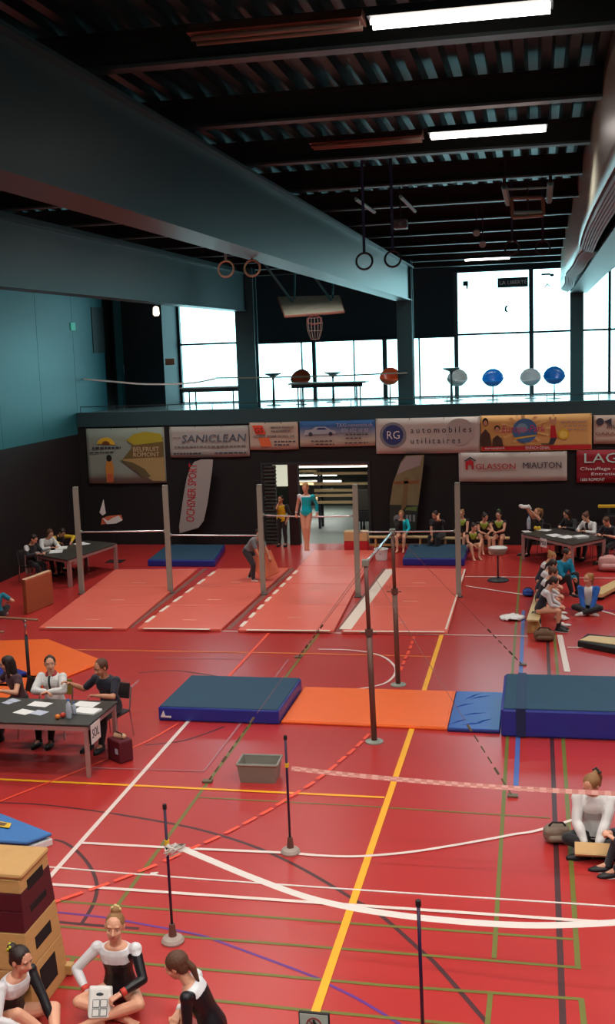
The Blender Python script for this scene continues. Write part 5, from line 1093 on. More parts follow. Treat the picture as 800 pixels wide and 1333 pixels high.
# garment and hair colours
def G_(n, r, **k): return mat(n, r, k.pop('rough', .75), sheen=k.pop('sheen', .2), **k)
gBlack = G_('cloth_black', (26, 24, 30)); gWhite = G_('cloth_white', (226, 226, 224)); gNavy = G_('cloth_navy', (24, 26, 44)); gLeoW = mat('leotard_white', (226, 228, 232), .4, spec=.6); gLeoB = mat('leotard_black', (20, 18, 26), .4, spec=.5)
gTeal = mat('leotard_turquoise', (16, 196, 212), .3, metal=.25); gTealC = G_('cloth_teal', (10, 124, 150)); gYel = G_('cloth_yellow', (220, 178, 10)); gGrey = G_('cloth_grey', (118, 126, 130)); gRed = G_('cloth_red', (170, 36, 44)); gBlueJ = G_('cloth_blue', (24, 92, 180))
gLime = mat('leotard_lime', (160, 190, 70), .45); gDkGrey = G_('cloth_darkgrey', (50, 50, 58)); gMauve = G_('cloth_mauve', (78, 44, 52))
hBrown = mat('hair_brown', (92, 58, 40), .6, var=.3, vscale=18, stretch=(4, 4, 1), bump=.5, bscale=50); hDark = mat('hair_dark', (44, 28, 24), .55, var=.3, vscale=18, bump=.5, bscale=50); hBlond = mat('hair_blond', (176, 126, 74), .6, var=.3, vscale=18, stretch=(4, 4, 1), bump=.5, bscale=50); hLight = mat('hair_light', (150, 108, 66), .6, var=.3, vscale=18, stretch=(4, 4, 1), bump=.5, bscale=50)
gLimeTie = mat('scrunchie_lime', (200, 200, 60), .6); gShoeW = mat('shoe_white', (224, 224, 220), .5); gShoeB = mat('shoe_black', (26, 26, 30), .5)
def X_(px, py, Y): return onY(px, py, Y).x
KO = (V((1, .45, .35)), V((-1, .45, .35)))
def cross(h, w=.0): return dict(pelvis=(0, 0, .065*h), feet=((-.055*h, .20*h, .04*h), (.055*h, .245*h, .04*h)), knee=KO, toes=((-1, .35, 0), (1, .35, 0)))
def kneesup(h): return dict(pelvis=(0, 0, .065*h), feet=((.06*h, .27*h, .045*h), (-.06*h, .27*h, .045*h)), knee=(V((.15, .3, 1)), V((-.15, .3, 1))), toes=((.1, 1, -.1), (-.1, 1, -.1)))
def seated(h, seat=.45, dx=.06, f=.27): return dict(pelvis=(0, 0, seat+.055*h), feet=((dx*h, f*h, .05*h), (-dx*h, f*h, .05*h)), knee=(V((.15, 1, .5)), V((-.15, 1, .5))), toes=((.1, 1, -.05), (-.1, 1, -.05)))
# ---- three girls at the bottom
def f_leo(w, l): return 1 if ((w == 'armL' and l[2] < .262) or w.startswith('leg') or (w == 'torso' and l[2] < .205+.05*abs(l[0]))) else 0
p = at(158, 1302); h = 1.68; c = cross(h)
t, I1 = person('smiling girl with a top knot sitting cross-legged in a white and black leotard', p, 274, h, lean=(2, 13), head=(-8, 6, 4), hands=((.235, .25, .22), (-.10, .34, .27)), elbow=(V((1, -.2, -.1)), V((-1, -.4, -.1))), wear=[('leotard', [gLeoW, gLeoB], dict(off=.006, arms=(1.9, 1.9)), f_leo), ('cuffs', [mat('wrist_red', (214, 70, 56), .6)], {})],
           hair=dict(m=hLight, style='topbun', vol=.97, tie=mat('tie_pale', (214, 196, 140), .7)), voxel=.0065, curl=.75, skin=M_skin, palm=((0, .4, -1), (0, .2, -1)), **c)
# printed pouch on her lap
bb = MB(); o = Vector(t.location); rz = t.rotation_euler[2]; Mr = Matrix.Rotation(rz, 4, 'Z')
pos = o+Mr @ V((.075, .40, .10)); pt = thing('pouch', 'white pouch with dark square print held by the smiling girl', 'bag', pos, rz+R(8)); n = 8; vs = []
b = MB(); b.hexa([(-.12, -.05, 0), (.12, -.05, 0), (.10, .06, 0), (-.10, .06, 0), (-.11, -.15, .20), (.11, -.15, .21), (.10, -.09, .22), (-.10, -.09, .21)]); ob = b.build('cloth', mat('pouch_white', (224, 224, 220), .6), pt, bevel=.02)
M_pp = mat('pouch_print', (70, 84, 92), .6)
for z0, z1 in ((.02, .07), (.08, .13)):
    for xx in (-.07, .0):
        def fp(x, z): k = z/.2; return V((x, .062-.15*k+.004, z))
        for (xa, za, xb, zb) in ((xx, z0, xx+.06, z0), (xx, z1, xx+.06, z1), (xx, z0, xx, z1), (xx+.06, z0, xx+.06, z1)):
            q = MB(); q.tube([fp(xa, za), fp(xb, zb)], .003, 5); q.build('print', M_pp, pt)
q = MB(); q.ell((.0, .062-.15*.8+.002, .165), .035, .008, .02); q.build('print', M_pp, pt)
b = MB(); b.box(-.16, .16, .08, .26, -.095, -.06); b.build('lower_flap', mat('flap_pale', (206, 176, 166), .7), pt, bevel=.015)

h = 1.6; Y2 = 8.62
def f_leo2(w, l): return 1 if (w in ('armL',) or w.startswith('leg') or (w == 'torso' and l[2] < .19)) else 0
person('girl with a lime scrunchie seated in the bottom left corner, head turned right', (X_(9, 1283, Y2), Y2), -22, h, lean=(10, 26), head=(-6, -6, 0), hands=((.16, .36, .22), (-.12, .44, .10)), elbow=(V((1, -.2, -.3)), V((-1, .2, .2))),
       wear=[('leotard', [gLeoW, gLeoB], dict(off=.006, arms=(1.9, 1.95)), f_leo2)], hair=dict(m=hDark, style='bun', tie=gLimeTie), voxel=.0065, skin=M_skin, pelvis=(0, 0, .065*h), feet=((-.02, .52, .07), (.02, .62, .07)), knee=(V((.55, .3, 1)), V((-.9, .4, .5))), toes=((-.5, .8, 0), (.6, .8, 0)))
h = 1.62; Y3 = 8.72
def f_leo3(w, l): return 1 if (w == 'armL' or w.startswith('leg') or (w == 'torso' and l[2] < .225)) else 0
person('girl with long brown ponytail in a black leotard leaning left at the bottom', (X_(276, 1335, Y3)+.02, Y3), 183, h, lean=(18, 36), head=(6, -14, 0), hands=((.06, .34, .20), (-.10, .30, .12)), elbow=(V((1, .1, -.2)), V((-.8, -.6, .2))),
       wear=[('leotard', [gLeoW, gLeoB], dict(off=.006, arms=(.5, 1.9)), f_leo3), ('cuffs', [gWhite], {})], hair=dict(m=hBrown, style='lowpony', vol=1.04), voxel=.0065, skin=M_skin, **cross(h))
# ---- right edge, near
h = 1.74; p = at(773, 1098)
t, I4 = person('woman in a white track jacket sitting cross-legged holding a wooden board', p, 266, h, lean=(2, 12), head=(34, -26, 4), hands=((.10, .40, .19), (-.06, .42, .19)), elbow=(V((1, -.1, -.4)), V((-1, -.1, -.4))),
       wear=[('top', [gWhite, G_('jacket_print', (150, 146, 150))], dict(off=.020, arms=(1.93, 1.93), s=(.0, .305), wrinkle=.012, name='jacket'), lambda w, l: 1 if (w == 'torso' and l[1] > .03 and .14 < l[2] < .20 and abs(l[0]) < .05 and math.sin(l[0]*420+l[2]*300) > .2) else 0), ('pants', gBlack, dict(off=.014, wrinkle=.008)), ('shoes', [gShoeB])],
       hair=dict(m=hLight, style='pony', tie=gBlack), voxel=.009, curl=.8, **cross(h))
o = Vector(t.location); Mr = Matrix.Rotation(t.rotation_euler[2], 4, 'Z'); c = o+Mr @ V((-.06, .50, .16))
tw = thing('wooden_board', 'pale wooden board lying across the lap of the woman in the white track jacket', 'board', c, t.rotation_euler[2]+R(4)); tw.rotation_euler[0] = R(-38)
b = MB(); b.box(-.27, .27, -.075, .075, -.02, .02); b.build('plank', M_wood, tw, bevel=.006); b = MB(); b.box(-.27, .27, .076, .086, -.022, .022); b.build('edge_strip', M_woodx, tw, bevel=.003)
h = 1.65; p = at(838, 1136)
person('person in dark leggings cut off by the right edge, next to the wooden board', p, 190, h, lean=(0, 8), wear=[('top', gNavy, dict(arms=(1.9, 1.9), off=.012)), ('pants', gDkGrey, dict(off=.008)), ('shoes', [gShoeB, gShoeW])], hair=dict(m=hBrown, style='pony'), voxel=.009,
       pelvis=(0, 0, .065*h), feet=((.06, .40, .075), (-.08, .34, .075)), knee=(V((.15, .3, 1)), V((-.25, .3, 1))), toes=((.1, 1, -.1), (-.1, 1, -.1)), hands=((.10, .36, .45), (-.1, .36, .45)))
# ---- officials at the left front table
def at_table(px, py, Y, face, h, label, **k):
    k.setdefault('seat', .45); s = k.pop('seat'); m_ch = k.pop('chairm', M_chdark); clab = k.pop('clab', None); dx = k.pop('dx', 0); d = seated(h, s); d.update(k); x = X_(px, py, Y)+dx
    person(label, (x, Y), face, h, **d)
    if clab: chair(x-.02*math.cos(R(face)), Y-.02*math.sin(R(face)), face+90, m_ch, clab)
at_table(24, 885, 16.15, 236, 1.66, 'dark-haired woman in a black top at the left end of the front table', lean=(6, 22), head=(40, -4, 0), hands=((.12, .42, .84), (-.15, .40, .83)), elbow=(V((1, -.3, -.5)), V((-1, -.3, -.5))), wear=[('top', gMauve, dict(arms=(.35, .35), off=.009)), ('pants', gBlack, dict(off=.012)), ('shoes', [gShoeB])], hair=dict(m=hDark, style='long'), voxel=.010, clab='dark chair of the woman at the left end of the front table')
at_table(69, 880, 16.08, 270, 1.66, 'woman in a white jacket with red collar at the front table', lean=(2, 12), head=(-26, 6, 0), hands=((-.02, .36, .84), (-.07, .38, .84)), elbow=(V((1, .0, -.3)), V((-1, .0, -.3))), wear=[('top', [gWhite, gBlack], dict(arms=(1.92, 1.92), off=.020, wrinkle=.012, name='jacket'), lambda w, l: 1 if (w == 'torso' and abs(l[0]) < .012 and l[1] > .03 and l[2] > .14) else 0), ('collar', gRed), ('pants', gBlack, dict(off=.012)), ('shoes', [gShoeB])], hair=dict(m=hDark, style='bun'), voxel=.0075, chairm=M_olive, clab='olive chair of the woman in the white jacket', twist=0)
at_table(142, 880, 16.0, 258, 1.76, 'man in a black polo shirt at the right end of the front table', dx=.0, lean=(6, 20), head=(20, -14, 4), hands=((.55, .28, .95), (-.03, .42, .85)), elbow=(V((.6, -.2, -.8)), V((-1, .0, -.5))), wear=[('top', gNavy, dict(arms=(.75, .75), off=.014, wrinkle=.008, name='polo_shirt')), ('pants', gBlack, dict(off=.012)), ('shoes', [gShoeB]), ], hair=dict(m=hBrown, style='short', vol=.97), voxel=.0075, skin=M_skin2, clab='dark chair of the man in the black polo shirt')
# maroon case at his feet
p = at(154, 992); t = thing('bag', 'maroon box-shaped bag on the floor at the right end of the front table', 'bag', (p.x, p.y+.1, 0), R(-35))
b = MB(); b.box(-.17, .17, -.12, .12, 0, .34); b.build('body', mat('maroon_bag', (92, 22, 36), .6, var=.1), t, bevel=.025); b = MB(); b.tube([(-.08, 0, .34), (-.07, 0, .42), (.07, 0, .42), (.08, 0, .34)], .010, 6); b.build('handle', M_rubber, t)
b = MB(); b.box(.05, .12, -.124, -.119, .14, .22); b.build('patch', M_paper2, t); b = MB(); b.cap((-.08, .0, .36), (.06, .03, .37), .05, .045); b.build('scarf', M_tanedge, t, smooth=True)
# ---- back left table
def backleft(Yp, px, py, face, h, label, **k):
    x = -13.52; d = seated(h, .45); d.update(k); person(label, (x, Yp), face, h, **d); chair(x, Yp, face+90, M_chdark, 'dark chair under the '+label[:40].rsplit(' ', 1)[0])
wl_ = dict(voxel=.015, feat=True)
backleft(27.75, 46, 697, -20, 1.66, 'official in black with a white shoulder stripe at the back left table', lean=(4, 20), head=(-10, -25, 0), hands=((.12, .40, .80), (-.12, .42, .80)), wear=[('top', [gBlack, gWhite], dict(arms=(1.9, 1.9), off=.012), lambda w, l: 1 if w == 'armR' and l[2] > .24 else 0), ('pants', gBlack, dict(off=.012)), ('shoes', [gShoeB])], hair=dict(m=hDark, style='short'), **wl_)
backleft(28.75, 82, 694, -28, 1.68, 'official in a white jacket writing at the back left table', lean=(8, 26), head=(0, -30, 0), hands=((.12, .40, .80), (-.12, .40, .80)), wear=[('top', gWhite, dict(arms=(1.9, 1.9), off=.018, wrinkle=.01, name='jacket')), ('pants', gBlack, dict(off=.012)), ('shoes', [gShoeB])], hair=dict(m=hBrown, style='bob'), **wl_)
backleft(29.55, 103, 692, -35, 1.6, 'official in a yellow sleeved top half hidden by the first grey post', lean=(10, 38), head=(0, -40, 0), hands=((.14, .38, .80), (-.2, .46, .80)), elbow=(V((1, 0, .2)), V((-1, 0, .3))), wear=[('top', [gBlack, gYel], dict(arms=(1.9, 1.9), off=.012), lambda w, l: 1 if w.startswith('arm') else 0), ('pants', gBlack, dict(off=.012)), ('shoes', [gShoeB])], hair=dict(m=hDark, style='short'), **wl_)
# ---- woman in teal, far left edge
p = at(-4, 806); person('person in a teal shirt seen from behind at the left edge', p, 120, 1.66, lean=(0, 8), wear=[('top', gTealC, dict(arms=(.6, .6), off=.012, name='shirt')), ('pants', gBlack, dict(off=.012)), ('shoes', [gShoeW])], hair=dict(m=hBrown, style='bun'), voxel=.009, hands=((.25, .1, .35), (-.2, .3, .3)), **cross(1.66))
# ---- man bending over the salmon mat
p = at(330, 757); h = 1.68
t, I13 = person('man in a grey shirt bending to lift a salmon mat behind the middle post', p, -25, h, pelvis=(0, -.14, .80), lean=(28, 62), head=(0, 20, 0), hands=((.14, .42, .62), (-.16, .44, .66)), elbow=(V((1, -.3, -.2)), V((-1, -.3, -.2))), feet=((.13, .10, .08), (-.10, -.22, .08)), knee=(V((.1, 1, .1)), V((-.1, 1, .1))),
        wear=[('top', gGrey, dict(arms=(.7, .7), off=.014, name='shirt')), ('pants', gDkGrey, dict(off=.012)), ('shoes', [gShoeW])], hair=dict(m=hDark, style='crop', vol=.95), voxel=.0135, skin=M_skin2)
Ym = p.y-.22; board_mat('gym_mat', 'salmon mat being lifted by the bending man', 'mat', [onY(339, 756, Ym), onY(362, 746, Ym+.1), onY(350, 718, Ym+.25), onY(324, 727, Ym+.15)], .12, (.25, 1, .1), M_salmon, M_tanedge)
# ---- coach in yellow
p = at(368, 711); person('coach in a yellow shirt and black trousers standing in the doorway', p, 262, 1.57, pelvis=(0, 0, .83), lean=(0, 3), head=(6, -4, 0), hands=((.02, .17, 1.36), (-.17, .03, .80)), elbow=(V((.5, .2, -1)), V((-1, -.5, 0))), feet=((.10, .02, .07), (-.10, .0, .07)), knee=(V((0, 1, 0)), V((0, 1, 0))),
       wear=[('top', [gYel, gBlack], dict(arms=(.95, .95), off=.022, s=(-.03, .285), wrinkle=.01, name='shirt'), lambda w, l: 1 if w.startswith('arm') else 0), ('pants', gBlack, dict(off=.016)), ('shoes', [gShoeB])], hair=dict(m=hDark, style='short'), voxel=.0135, skin=M_skin2)
# ---- gymnast on the bar
bz, by = 2.0, PB[2].lerp(PB[3], .47).y; x = X_(399, 668, by); h = 1.52
t, IG = person('gymnast in a turquoise leotard supporting herself on the highest white bar', (x, by-.085, 0), 270, h, pelvis=(0, 0, 2.07), lean=(-4, 2), side=-2, head=(6, -12, 0), hands=((.262, -.085, 2.035), (-.262, -.085, 2.035)), elbow=(V((.4, -1, 0)), V((-.4, -1, 0))), feet=((.035, .03, 1.35), (-.035, .03, 1.35)), knee=(V((0, 1, 0)), V((0, 1, 0))), toes=((0, .15, -1), (0, .15, -1)),
       wear=[('leotard', [gTeal, gLeoW], dict(off=.006, arms=(.15, 1.75)), lambda w, l: 1 if ((w == 'torso' and (l[2] > .262 or l[0] > .062)) or w == 'armR') else 0), ('cuffs', [gWhite], {})], hair=dict(m=hBlond, style='bun'), voxel=.012, curl=.75, palm=((0, -.2, -1), (0, -.2, -1)))
# ---- benches with girls at the back wall
def bench(label, cx, cy, L, rz, zs=.40, foot=.9):
    t = thing('wooden_bench', label, 'bench', (cx, cy, 0), R(rz)); b = MB(); b.box(-L/2, L/2, -.13, .13, zs-.045, zs); b.build('seat', M_woodx, t, bevel=.01)
    b = MB(); b.box(-L/2+.1, L/2-.1, -.03, .03, .10, .17); b.build('beam', M_wood, t, bevel=.006)
    for s in (-1, 1):
        x = s*(L/2-.3); b = MB(); b.hexa([(x-.03, -.15, 0), (x+.03, -.15, 0), (x+.03, .15, 0), (x-.03, .15, 0), (x-.025, -.1, zs-.045), (x+.025, -.1, zs-.045), (x+.025, .1, zs-.045), (x-.025, .1, zs-.045)]); b.build('leg', M_wood, t, bevel=.006)
    return t
a, e = onY(476, 698, 32.7), onY(560, 698, 32.7); bench('pale wooden bench at the back wall under the dark feather flag', (a.x+e.x)/2, 32.7, e.x-a.x, 0)
a, e = onY(566, 702, 32.5), onY(663, 706, 32.5); bench('pale wooden bench of the girls in lime leotards', (a.x+e.x)/2, 32.5, e.x-a.x, 0)
def bg(px, Y, face, h, label, seat=.40, **k):
    d = seated(h, seat); d.update(k); person(label, (X_(px, 690, Y), Y), face, h, voxel=.0145, **d)
lime = [('leotard', [gLeoB, gLime], dict(off=.007, arms=(.0, .0)), lambda w, l: 1 if (w == 'torso' and l[2] > .17 and l[1] > 0 and abs(l[0]) < .02+.6*(l[2]-.17)) else 0)]
bg(523, 32.62, 268, 1.5, 'girl in a black and turquoise top on the bench under the dark feather flag', wear=[('top', [gBlack, gTeal], dict(off=.012, arms=(1.8, 1.8), s=(.0, .285), name='jacket'), lambda w, l: 1 if (w in ('armL',) or l[0] < -.03) else 0)], hands=((.03, .16, .92), (-.14, .28, .52)), elbow=(V((.6, .3, -1)), V((-1, 0, -.5))), hair=dict(m=hLight, style='bun'), lean=(2, 14), head=(0, -10, 0))
bg(572, 32.45, 250, 1.66, 'adult in black resting a hand on the cheek, left of the rightmost grey post', wear=[('top', gBlack, dict(off=.012, arms=(.5, .5))), ('pants', gBlack, dict(off=.014)), ('shoes', [gShoeW])], hands=((.06, .42, .42), (-.07, .22, 1.10)), elbow=(V((1, 0, -.5)), V((-.6, .6, -1))), hair=dict(m=hDark, style='short'), lean=(14, 32), head=(6, -14, 0), skin=M_skin2)
bg(602, 32.7, 262, 1.5, 'girl in a lime leotard half hidden behind the rightmost grey post', wear=lime, hair=dict(m=hLight, style='bun'), lean=(2, 12), head=(10, -10, 0))
p = at(613, 716); person('girl in a lime leotard on the mat corner beside the rightmost grey post', (X_(613, 700, 31.5), 31.5, .0), 292, 1.5, wear=lime, hair=dict(m=hDark, style='bun'), lean=(10, 26), head=(-16, -20, 0), voxel=.0145, hands=((.05, .38, .40), (-.12, .42, .42)), **{**kneesup(1.5), 'pelvis': (0, 0, .32), 'feet': ((.09, .44, .07), (-.09, .40, .07))})
bg(628, 32.3, 285, 1.52, 'girl in a lime leotard leaning right towards her neighbour on the bench', wear=lime, hair=dict(m=hDark, style='bun'), lean=(12, 26), head=(-22, -22, 0), hands=((.0, .36, .60), (-.10, .46, .66)))
bg(650, 32.3, 262, 1.55, 'girl in a lime leotard with a green hair ribbon, rightmost on the bench', wear=lime, hair=dict(m=hDark, style='topbun', tie=mat('ribbon_green', (90, 150, 80), .6)), lean=(4, 16), head=(6, -12, 0), hands=((.15, .26, .66), (.05, .28, .62)), elbow=(V((1, -.2, -.3)), V((-1, -.1, -.3))))
# ---- back right table
PT = [at(678, 694, .745), at(745, 709, .745), at(788, 700, .745), at(723, 687, .745)]; nrm = V((.79, .61, 0))
def br(k, face, h, label, d_=.40, **kw):
    q = PT[3].lerp(PT[2], k)+nrm*d_; d = seated(h, .45); d.update(kw); person(label, (q.x, q.y), face, h, voxel=.0145, **d); chair(q.x, q.y, face+90, M_chdark, 'dark chair of the '+label.split(' at ')[0])
tbh = dict(hands=((.14, .38, .80), (-.12, .40, .80)))
br(.12, 226, 1.62, 'dark-haired official in black at the middle of the back right table', wear=[('top', gBlack, dict(arms=(1.9, 1.9), off=.014)), ('pants', gBlack, dict(off=.012)), ('shoes', [gShoeB])], hair=dict(m=hDark, style='long'), lean=(8, 24), head=(10, -24, 0), **tbh)
br(.50, 228, 1.66, 'official in a white cardigan over a black top at the back right table', wear=[('top', [gWhite, gBlack], dict(arms=(1.9, 1.9), off=.018, wrinkle=.01, name='cardigan'), lambda w, l: 1 if (w == 'torso' and abs(l[0]) < .028 and l[1] > .02) else 0), ('pants', gBlack, dict(off=.012)), ('shoes', [gShoeB])], hair=dict(m=hBrown, style='bun'), lean=(8, 24), head=(5, -28, 0), **tbh)
br(.90, 230, 1.64, 'official in a dark short-sleeved shirt at the right end of the back right table', wear=[('top', gNavy, dict(arms=(.8, .8), off=.014)), ('pants', gBlack, dict(off=.012)), ('shoes', [gShoeB])], hair=dict(m=hBrown, style='crop'), lean=(8, 26), head=(5, -30, 0), **tbh)
q = PT[0].lerp(PT[3], .35)+V((.15, .48, 0))
t, I22 = person('woman in black with both arms raised holding white cloth at the back right table', (q.x, q.y), 214, 1.64, voxel=.0145, wear=[('top', gBlack, dict(arms=(.15, .15), off=.010)), ('pants', gBlack, dict(off=.012)), ('shoes', [gShoeB])], hair=dict(m=hLight, style='pony'), lean=(2, 6), head=(0, 4, 0), **{**seated(1.64), 'hands': ((.0, .40, 1.34), (-.10, .42, 1.36)), 'elbow': (V((1, .2, -.6)), V((-1, .2, -.6)))})
chair(q.x, q.y, 214+90, M_chdark, 'dark chair of the woman with both arms raised')
hp2 = Matrix.Rotation(t.rotation_euler[2], 4, 'Z') @ V((-.05, .50, 1.41))+Vector(t.location); b = MB(); b.ell((0, 0, 0), .15, .07, .055); b.ell((-.10, 0, .03), .07, .05, .05); b.cap((.1, 0, .02), (.16, 0, -.05), .05, .03)
tag(b.build('white_cloth', M_paper, smooth=True, loc=hp2), 'white cloth held up by the woman with both arms raised', 'cloth')
# ---- group on the bench at the right
bench('wooden bench standing lengthwise under the row of seated gymnasts', .02, 24.9, 4.2, 86, .36)
wleo = lambda w, l: 1 if (w == 'torso' and l[2] < .20) or w.startswith('leg') else 0
def rowg(Y, h, label, hair, arms=(1.9, 1.9), wear=None, dx=0, **k):
    d = seated(h, .36, .05, .24); d.update(dict(lean=(14, 34), head=(0, -16, 0), hands=((.04, .40, .52), (-.05, .42, .54)))); d.update(k)
    person(label, (.02+dx, Y), -6, h, voxel=.0135, hair=hair, wear=wear or [('leotard', [gLeoW, gNavy], dict(off=.006, arms=arms), wleo), ('socks', [gWhite])], **d)
rowg(23.35, 1.60, 'nearest girl on the lengthwise bench, white top, bare legs and black shoes', dict(m=hDark, style='lowpony'), wear=[('leotard', [gLeoW, gNavy], dict(off=.008, arms=(1.9, 1.9)), wleo), ('shoes', [gShoeB, gShoeW]), ('socks', [gShoeB])])
rowg(24.35, 1.60, 'second girl on the lengthwise bench with a brown bun and white sleeves', dict(m=hBrown, style='bun'))
rowg(25.3, 1.58, 'third girl on the lengthwise bench, dark hair and white top', dict(m=hDark, style='lowpony'), head=(-20, -20, 0))
rowg(26.35, 1.56, 'blond girl in white at the far end of the lengthwise bench', dict(m=hBlond, style='bun'), head=(20, -20, 0))
p = at(728, 771); person('person in a teal hooded top sitting on the floor before the back right table', (p.x, p.y), -42, 1.72, voxel=.0135, wear=[('top', mat('hood_teal', (0, 140, 176), .7), dict(arms=(1.9, 1.9), off=.024, wrinkle=.012, name='hooded_top')), ('pants', gBlack, dict(off=.014)), ('shoes', [gShoeB, gShoeW])], hair=dict(m=hDark, style='crop'), lean=(10, 24), head=(-8, -8, 0), skin=M_skin2, **{**kneesup(1.72), 'pelvis': (0, 0, .30), 'hands': ((.04, .42, .42), (-.06, .42, .40))})
p = at(766, 797); person('girl in a blue and white track jacket sitting cross-legged on the right', (p.x, p.y), 262, 1.66, voxel=.013, wear=[('top', [gBlueJ, gWhite], dict(arms=(1.9, 1.9), off=.018, wrinkle=.01, name='jacket'), lambda w, l: 1 if ((w == 'torso' and abs(l[0]) < .052 and l[1] > 0) or (w == 'torso' and .185 < l[2] < .20)) else 0), ('pants', gBlack, dict(off=.014)), ('socks', [gWhite])], hair=dict(m=hBlond, style='pony'), lean=(2, 14), head=(36, 0, 0), **{**cross(1.66), 'hands': ((.07, .34, .10), (-.07, .34, .10))})
flush_people()
# ---------------------------------------------------------------- bags and small things on the floor
def bag(px, py, label, w, d, h, m, rz=0, strap=True, nm='bag', mb=None):
    p = at(px, py); t = thing(nm, label, 'bag', (p.x, p.y+d/2, 0), R(rz)); b = MB(); n = 20; k = 12; vs = []
    for i in range(k+1):
        u = i/k; prf = (1-abs(2*u-1)**3.2)**.5*.5+.5 if 0 < u < 1 else .45
        for j in range(n):
            th = 2*math.pi*j/n; c, s = math.cos(th), math.sin(th); e = .62; x = w/2*math.copysign(abs(c)**e, c); y = d/2*math.copysign(abs(s)**e, s); nz = 1+.10*noise.noise(Vector((x*9, y*9, u*5+px)))
            vs.append((x*prf*nz, y*prf*nz, h*u*(1-.10*abs(c)*u)))
    b.add(vs, [(i*n+j, i*n+(j+1) % n, (i+1)*n+(j+1) % n, (i+1)*n+j) for i in range(k) for j in range(n)]+[list(range(n))[::-1], list(range(k*n, (k+1)*n))]); b.build('body', m, t, smooth=True)
    b = MB(); b.cap((-w*.25, -d*.48, h*.35), (w*.25, -d*.48, h*.35), h*.2, h*.2, 8); b.build('pocket', mb or m, t, smooth=True)
    if strap: b = MB(); b.tube([(-w*.3, 0, h*.9), (-w*.2, -.03, h*1.15), (w*.2, -.03, h*1.12), (w*.3, 0, h*.9)], .012, 6); b.build('strap', M_rubber, t, smooth=True)
    return t
M_bg1 = mat('brown_bag', (112, 84, 62), .8, var=.3, vscale=9); M_bg2 = mat('taupe_bag', (132, 116, 100), .8, var=.25, vscale=12)
bag(708, 836, 'brown sports bag below the nearest girl on the lengthwise bench', .42, .26, .24, M_bg1); bag(696, 822, 'black and white bag under the near end of the lengthwise bench', .26, .3, .34, gBlack, mb=M_paper)
bag(687, 777, 'small blue bag on the floor left of the lengthwise bench', .26, .22, .18, M_bluemid); bag(725, 1100, 'taupe backpack beside the woman holding the wooden board', .32, .22, .22, M_bg2, 10)
bag(451+90, 722, 'pale bag beside the near end of the back bench', .2, .2, .22, M_bg2); p = at(793, 744)
bag(793, 745, 'pale pink bag under the right end of the back right table', .55, .4, .42, mat('pink_bag', (214, 160, 156), .8))
for i, (px, py) in enumerate([(731, 800), (733, 807), (735, 816)]):
    p = at(px, py); b = MB(); b.ell((0, 0, .035), .13, .045, .035); b.ell((-.06, 0, .06), .06, .04, .035); tag(b.build('slipper', M_paper, smooth=True, loc=(p.x, p.y, .0)), 'white slipper at the feet of the bench girls, %s of three' % ('farthest', 'middle', 'nearest')[i], 'shoe', 'white slippers')
# box part and vault piece beside the doorway
a, e = onY(448, 722, 32.3), onY(478, 722, 32.3); w = e.x-a.x; t = thing('box_section', 'low box of pale wood above a red base at the right side of the doorway', 'box', ((a.x+e.x)/2, 32.45, 0))
b = MB(); b.box(-w/2, w/2, -.15, .2, .32, .60); b.build('upper_section', M_woodx, t, bevel=.01); b = MB(); b.box(-w/2, w/2, -.15, .2, 0, .31); b.build('lower_section', M_redtxt, t, bevel=.01)
# springboard at the right edge
P = [at(753, 846), at(800, 855), at(850, 866), at(812, 835), at(762, 833)]
q = [at(751, 842), at(830, 858), at(836, 840), at(764, 832)]; c = (q[0]+q[2])/2; t = thing('springboard', 'low black springboard with a beige inlay at the right edge', 'springboard', (c.x, c.y, 0))
b = MB(); b.prism([((v.x-c.x), (v.y-c.y)) for v in q], .0, .12); b.build('frame', M_rubber, t, bevel=.02); b = MB(); b.prism([((v.x-c.x)*.93, (v.y-c.y)*.58) for v in q], .11, .135); b.build('inlay', M_woodx, t, bevel=.006)
# low balance beam at the right edge
a, e = at(775, 772, .18), at(830, 744, .18); d = (e-a).normalized(); n = V((-d.y, d.x, 0))*.16; c = (a+e)/2; t = thing('floor_beam', 'low beige practice beam at the right edge behind the girl in the blue jacket', 'beam', (c.x, c.y, 0))
b = MB(); b.prism([((v.x-c.x), (v.y-c.y)) for v in (a-n, e-n, e+n, a+n)], .08, .18); b.build('top', M_woodx, t, bevel=.02)
for k in (.1, .35, .6, .85): v = a.lerp(e, k)-c; b = MB(); b.box(v.x-.08, v.x+.08, v.y-.14, v.y+.14, 0, .08); b.build('foot', M_rubber, t, bevel=.01)
# balance beam in the dark at the far right
a = onY(778, 659, 32.8); t = thing('storage_trolley', 'dark trolley with a yellow top bar against the back wall at the right edge', 'trolley', (a.x+.9, 32.8, 0)); z = a.z
b = MB(); b.box(-.9, 1.2, -.06, .06, z-.04, z+.04); b.build('top_bar', M_gold, t, bevel=.01); b = MB(); b.box(-.7, 1.1, -.25, .25, .15, z-.25); b.build('body', M_rubber, t, bevel=.02)
for x in (-.6, 1.0): b = MB(); b.box(x-.04, x+.04, -.05, .05, z-.25, z-.04); b.tube([(x, -.2, .08), (x, .2, .08)], .08, 12); b.build('wheel', M_steel, t)
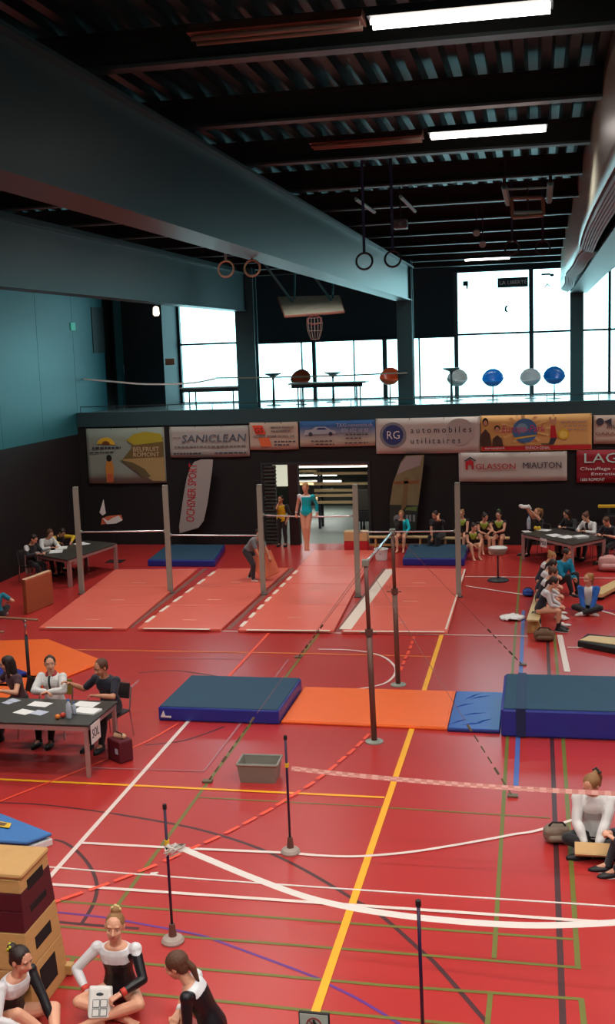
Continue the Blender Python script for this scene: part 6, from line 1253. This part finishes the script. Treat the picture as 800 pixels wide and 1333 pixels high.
# score display on a thin stand between the first two posts
YS_ = 30.6; c = onY(147, 676, YS_); t = thing('score_stand', 'white flip sheets on a thin black stand between the first two grey posts', 'stand', (c.x, YS_, 0))
b = MB(); b.tube([(0, 0, .02), (0, 0, c.z)], .014, 6); b.box(-.25, .25, -.2, .2, 0, .02); b.build('stand', M_rubber, t)
def scq(pts, y, m, nm): P = [onY(*p, YS_) for p in pts]; b = MB(); b.wprism([(p.x-c.x, p.z) for p in P], y-.012, y); b.build(nm, m, t)
scq([(132, 683), (133, 675), (139, 672), (146, 671), (158, 670), (160, 676), (150, 679)], -.02, M_salmon, 'tray'); scq([(134, 674), (141, 678), (147, 674), (155, 671), (160, 677), (152, 681), (140, 682)], -.035, M_paper, 'sheet'); scq([(130, 667), (135, 650), (138, 668), (134, 671)], -.02, M_paper, 'sheet')
# ---------------------------------------------------------------- fit the lettering
bpy.context.view_layer.update()
dg = bpy.context.evaluated_depsgraph_get()
NT = {o.name: bpy.data.meshes.new_from_object(o.evaluated_get(dg)) for o in list(bpy.data.objects) if o.type == 'FONT'}
for o, x0, x1, z0, z1, Y, rot in TEXTS:
    bb = [Vector(v) for v in o.bound_box]; xa = min(v.x for v in bb); xb = max(v.x for v in bb); ya = min(v.y for v in bb); yb = max(v.y for v in bb)
    if rot:
        a = R(rot); sx = (z1-z0)/max(xb-xa, 1e-3); sy = (x1-x0)*.9/max(yb-ya, 1e-3); o.scale = (sx, sy, 1); o.rotation_euler = Matrix.Rotation(0, 3, 'X').to_euler()
        o.rotation_euler = (Matrix.Rotation(-a, 3, 'Y') @ Matrix.Rotation(R(90), 3, 'X')).to_euler(); o.location = (x0+(x1-x0)*.55, Y, z0)
    else:
        sx = (x1-x0)/max(xb-xa, 1e-3); sy = (z1-z0)/max(yb-ya, 1e-3); o.scale = (sx, sy, 1); o.rotation_euler = (R(90), 0, 0); o.location = (x0-xa*sx, Y, z0-ya*sy)
for o in [x for x in bpy.data.objects if x.type == 'FONT']:
    n = bpy.data.objects.new('tmp', NT[o.name]); nm = o.name; C.objects.link(n); n.parent = o.parent; n.location = o.location; n.rotation_euler = o.rotation_euler; n.scale = o.scale
    bpy.data.objects.remove(o); n.name = nm
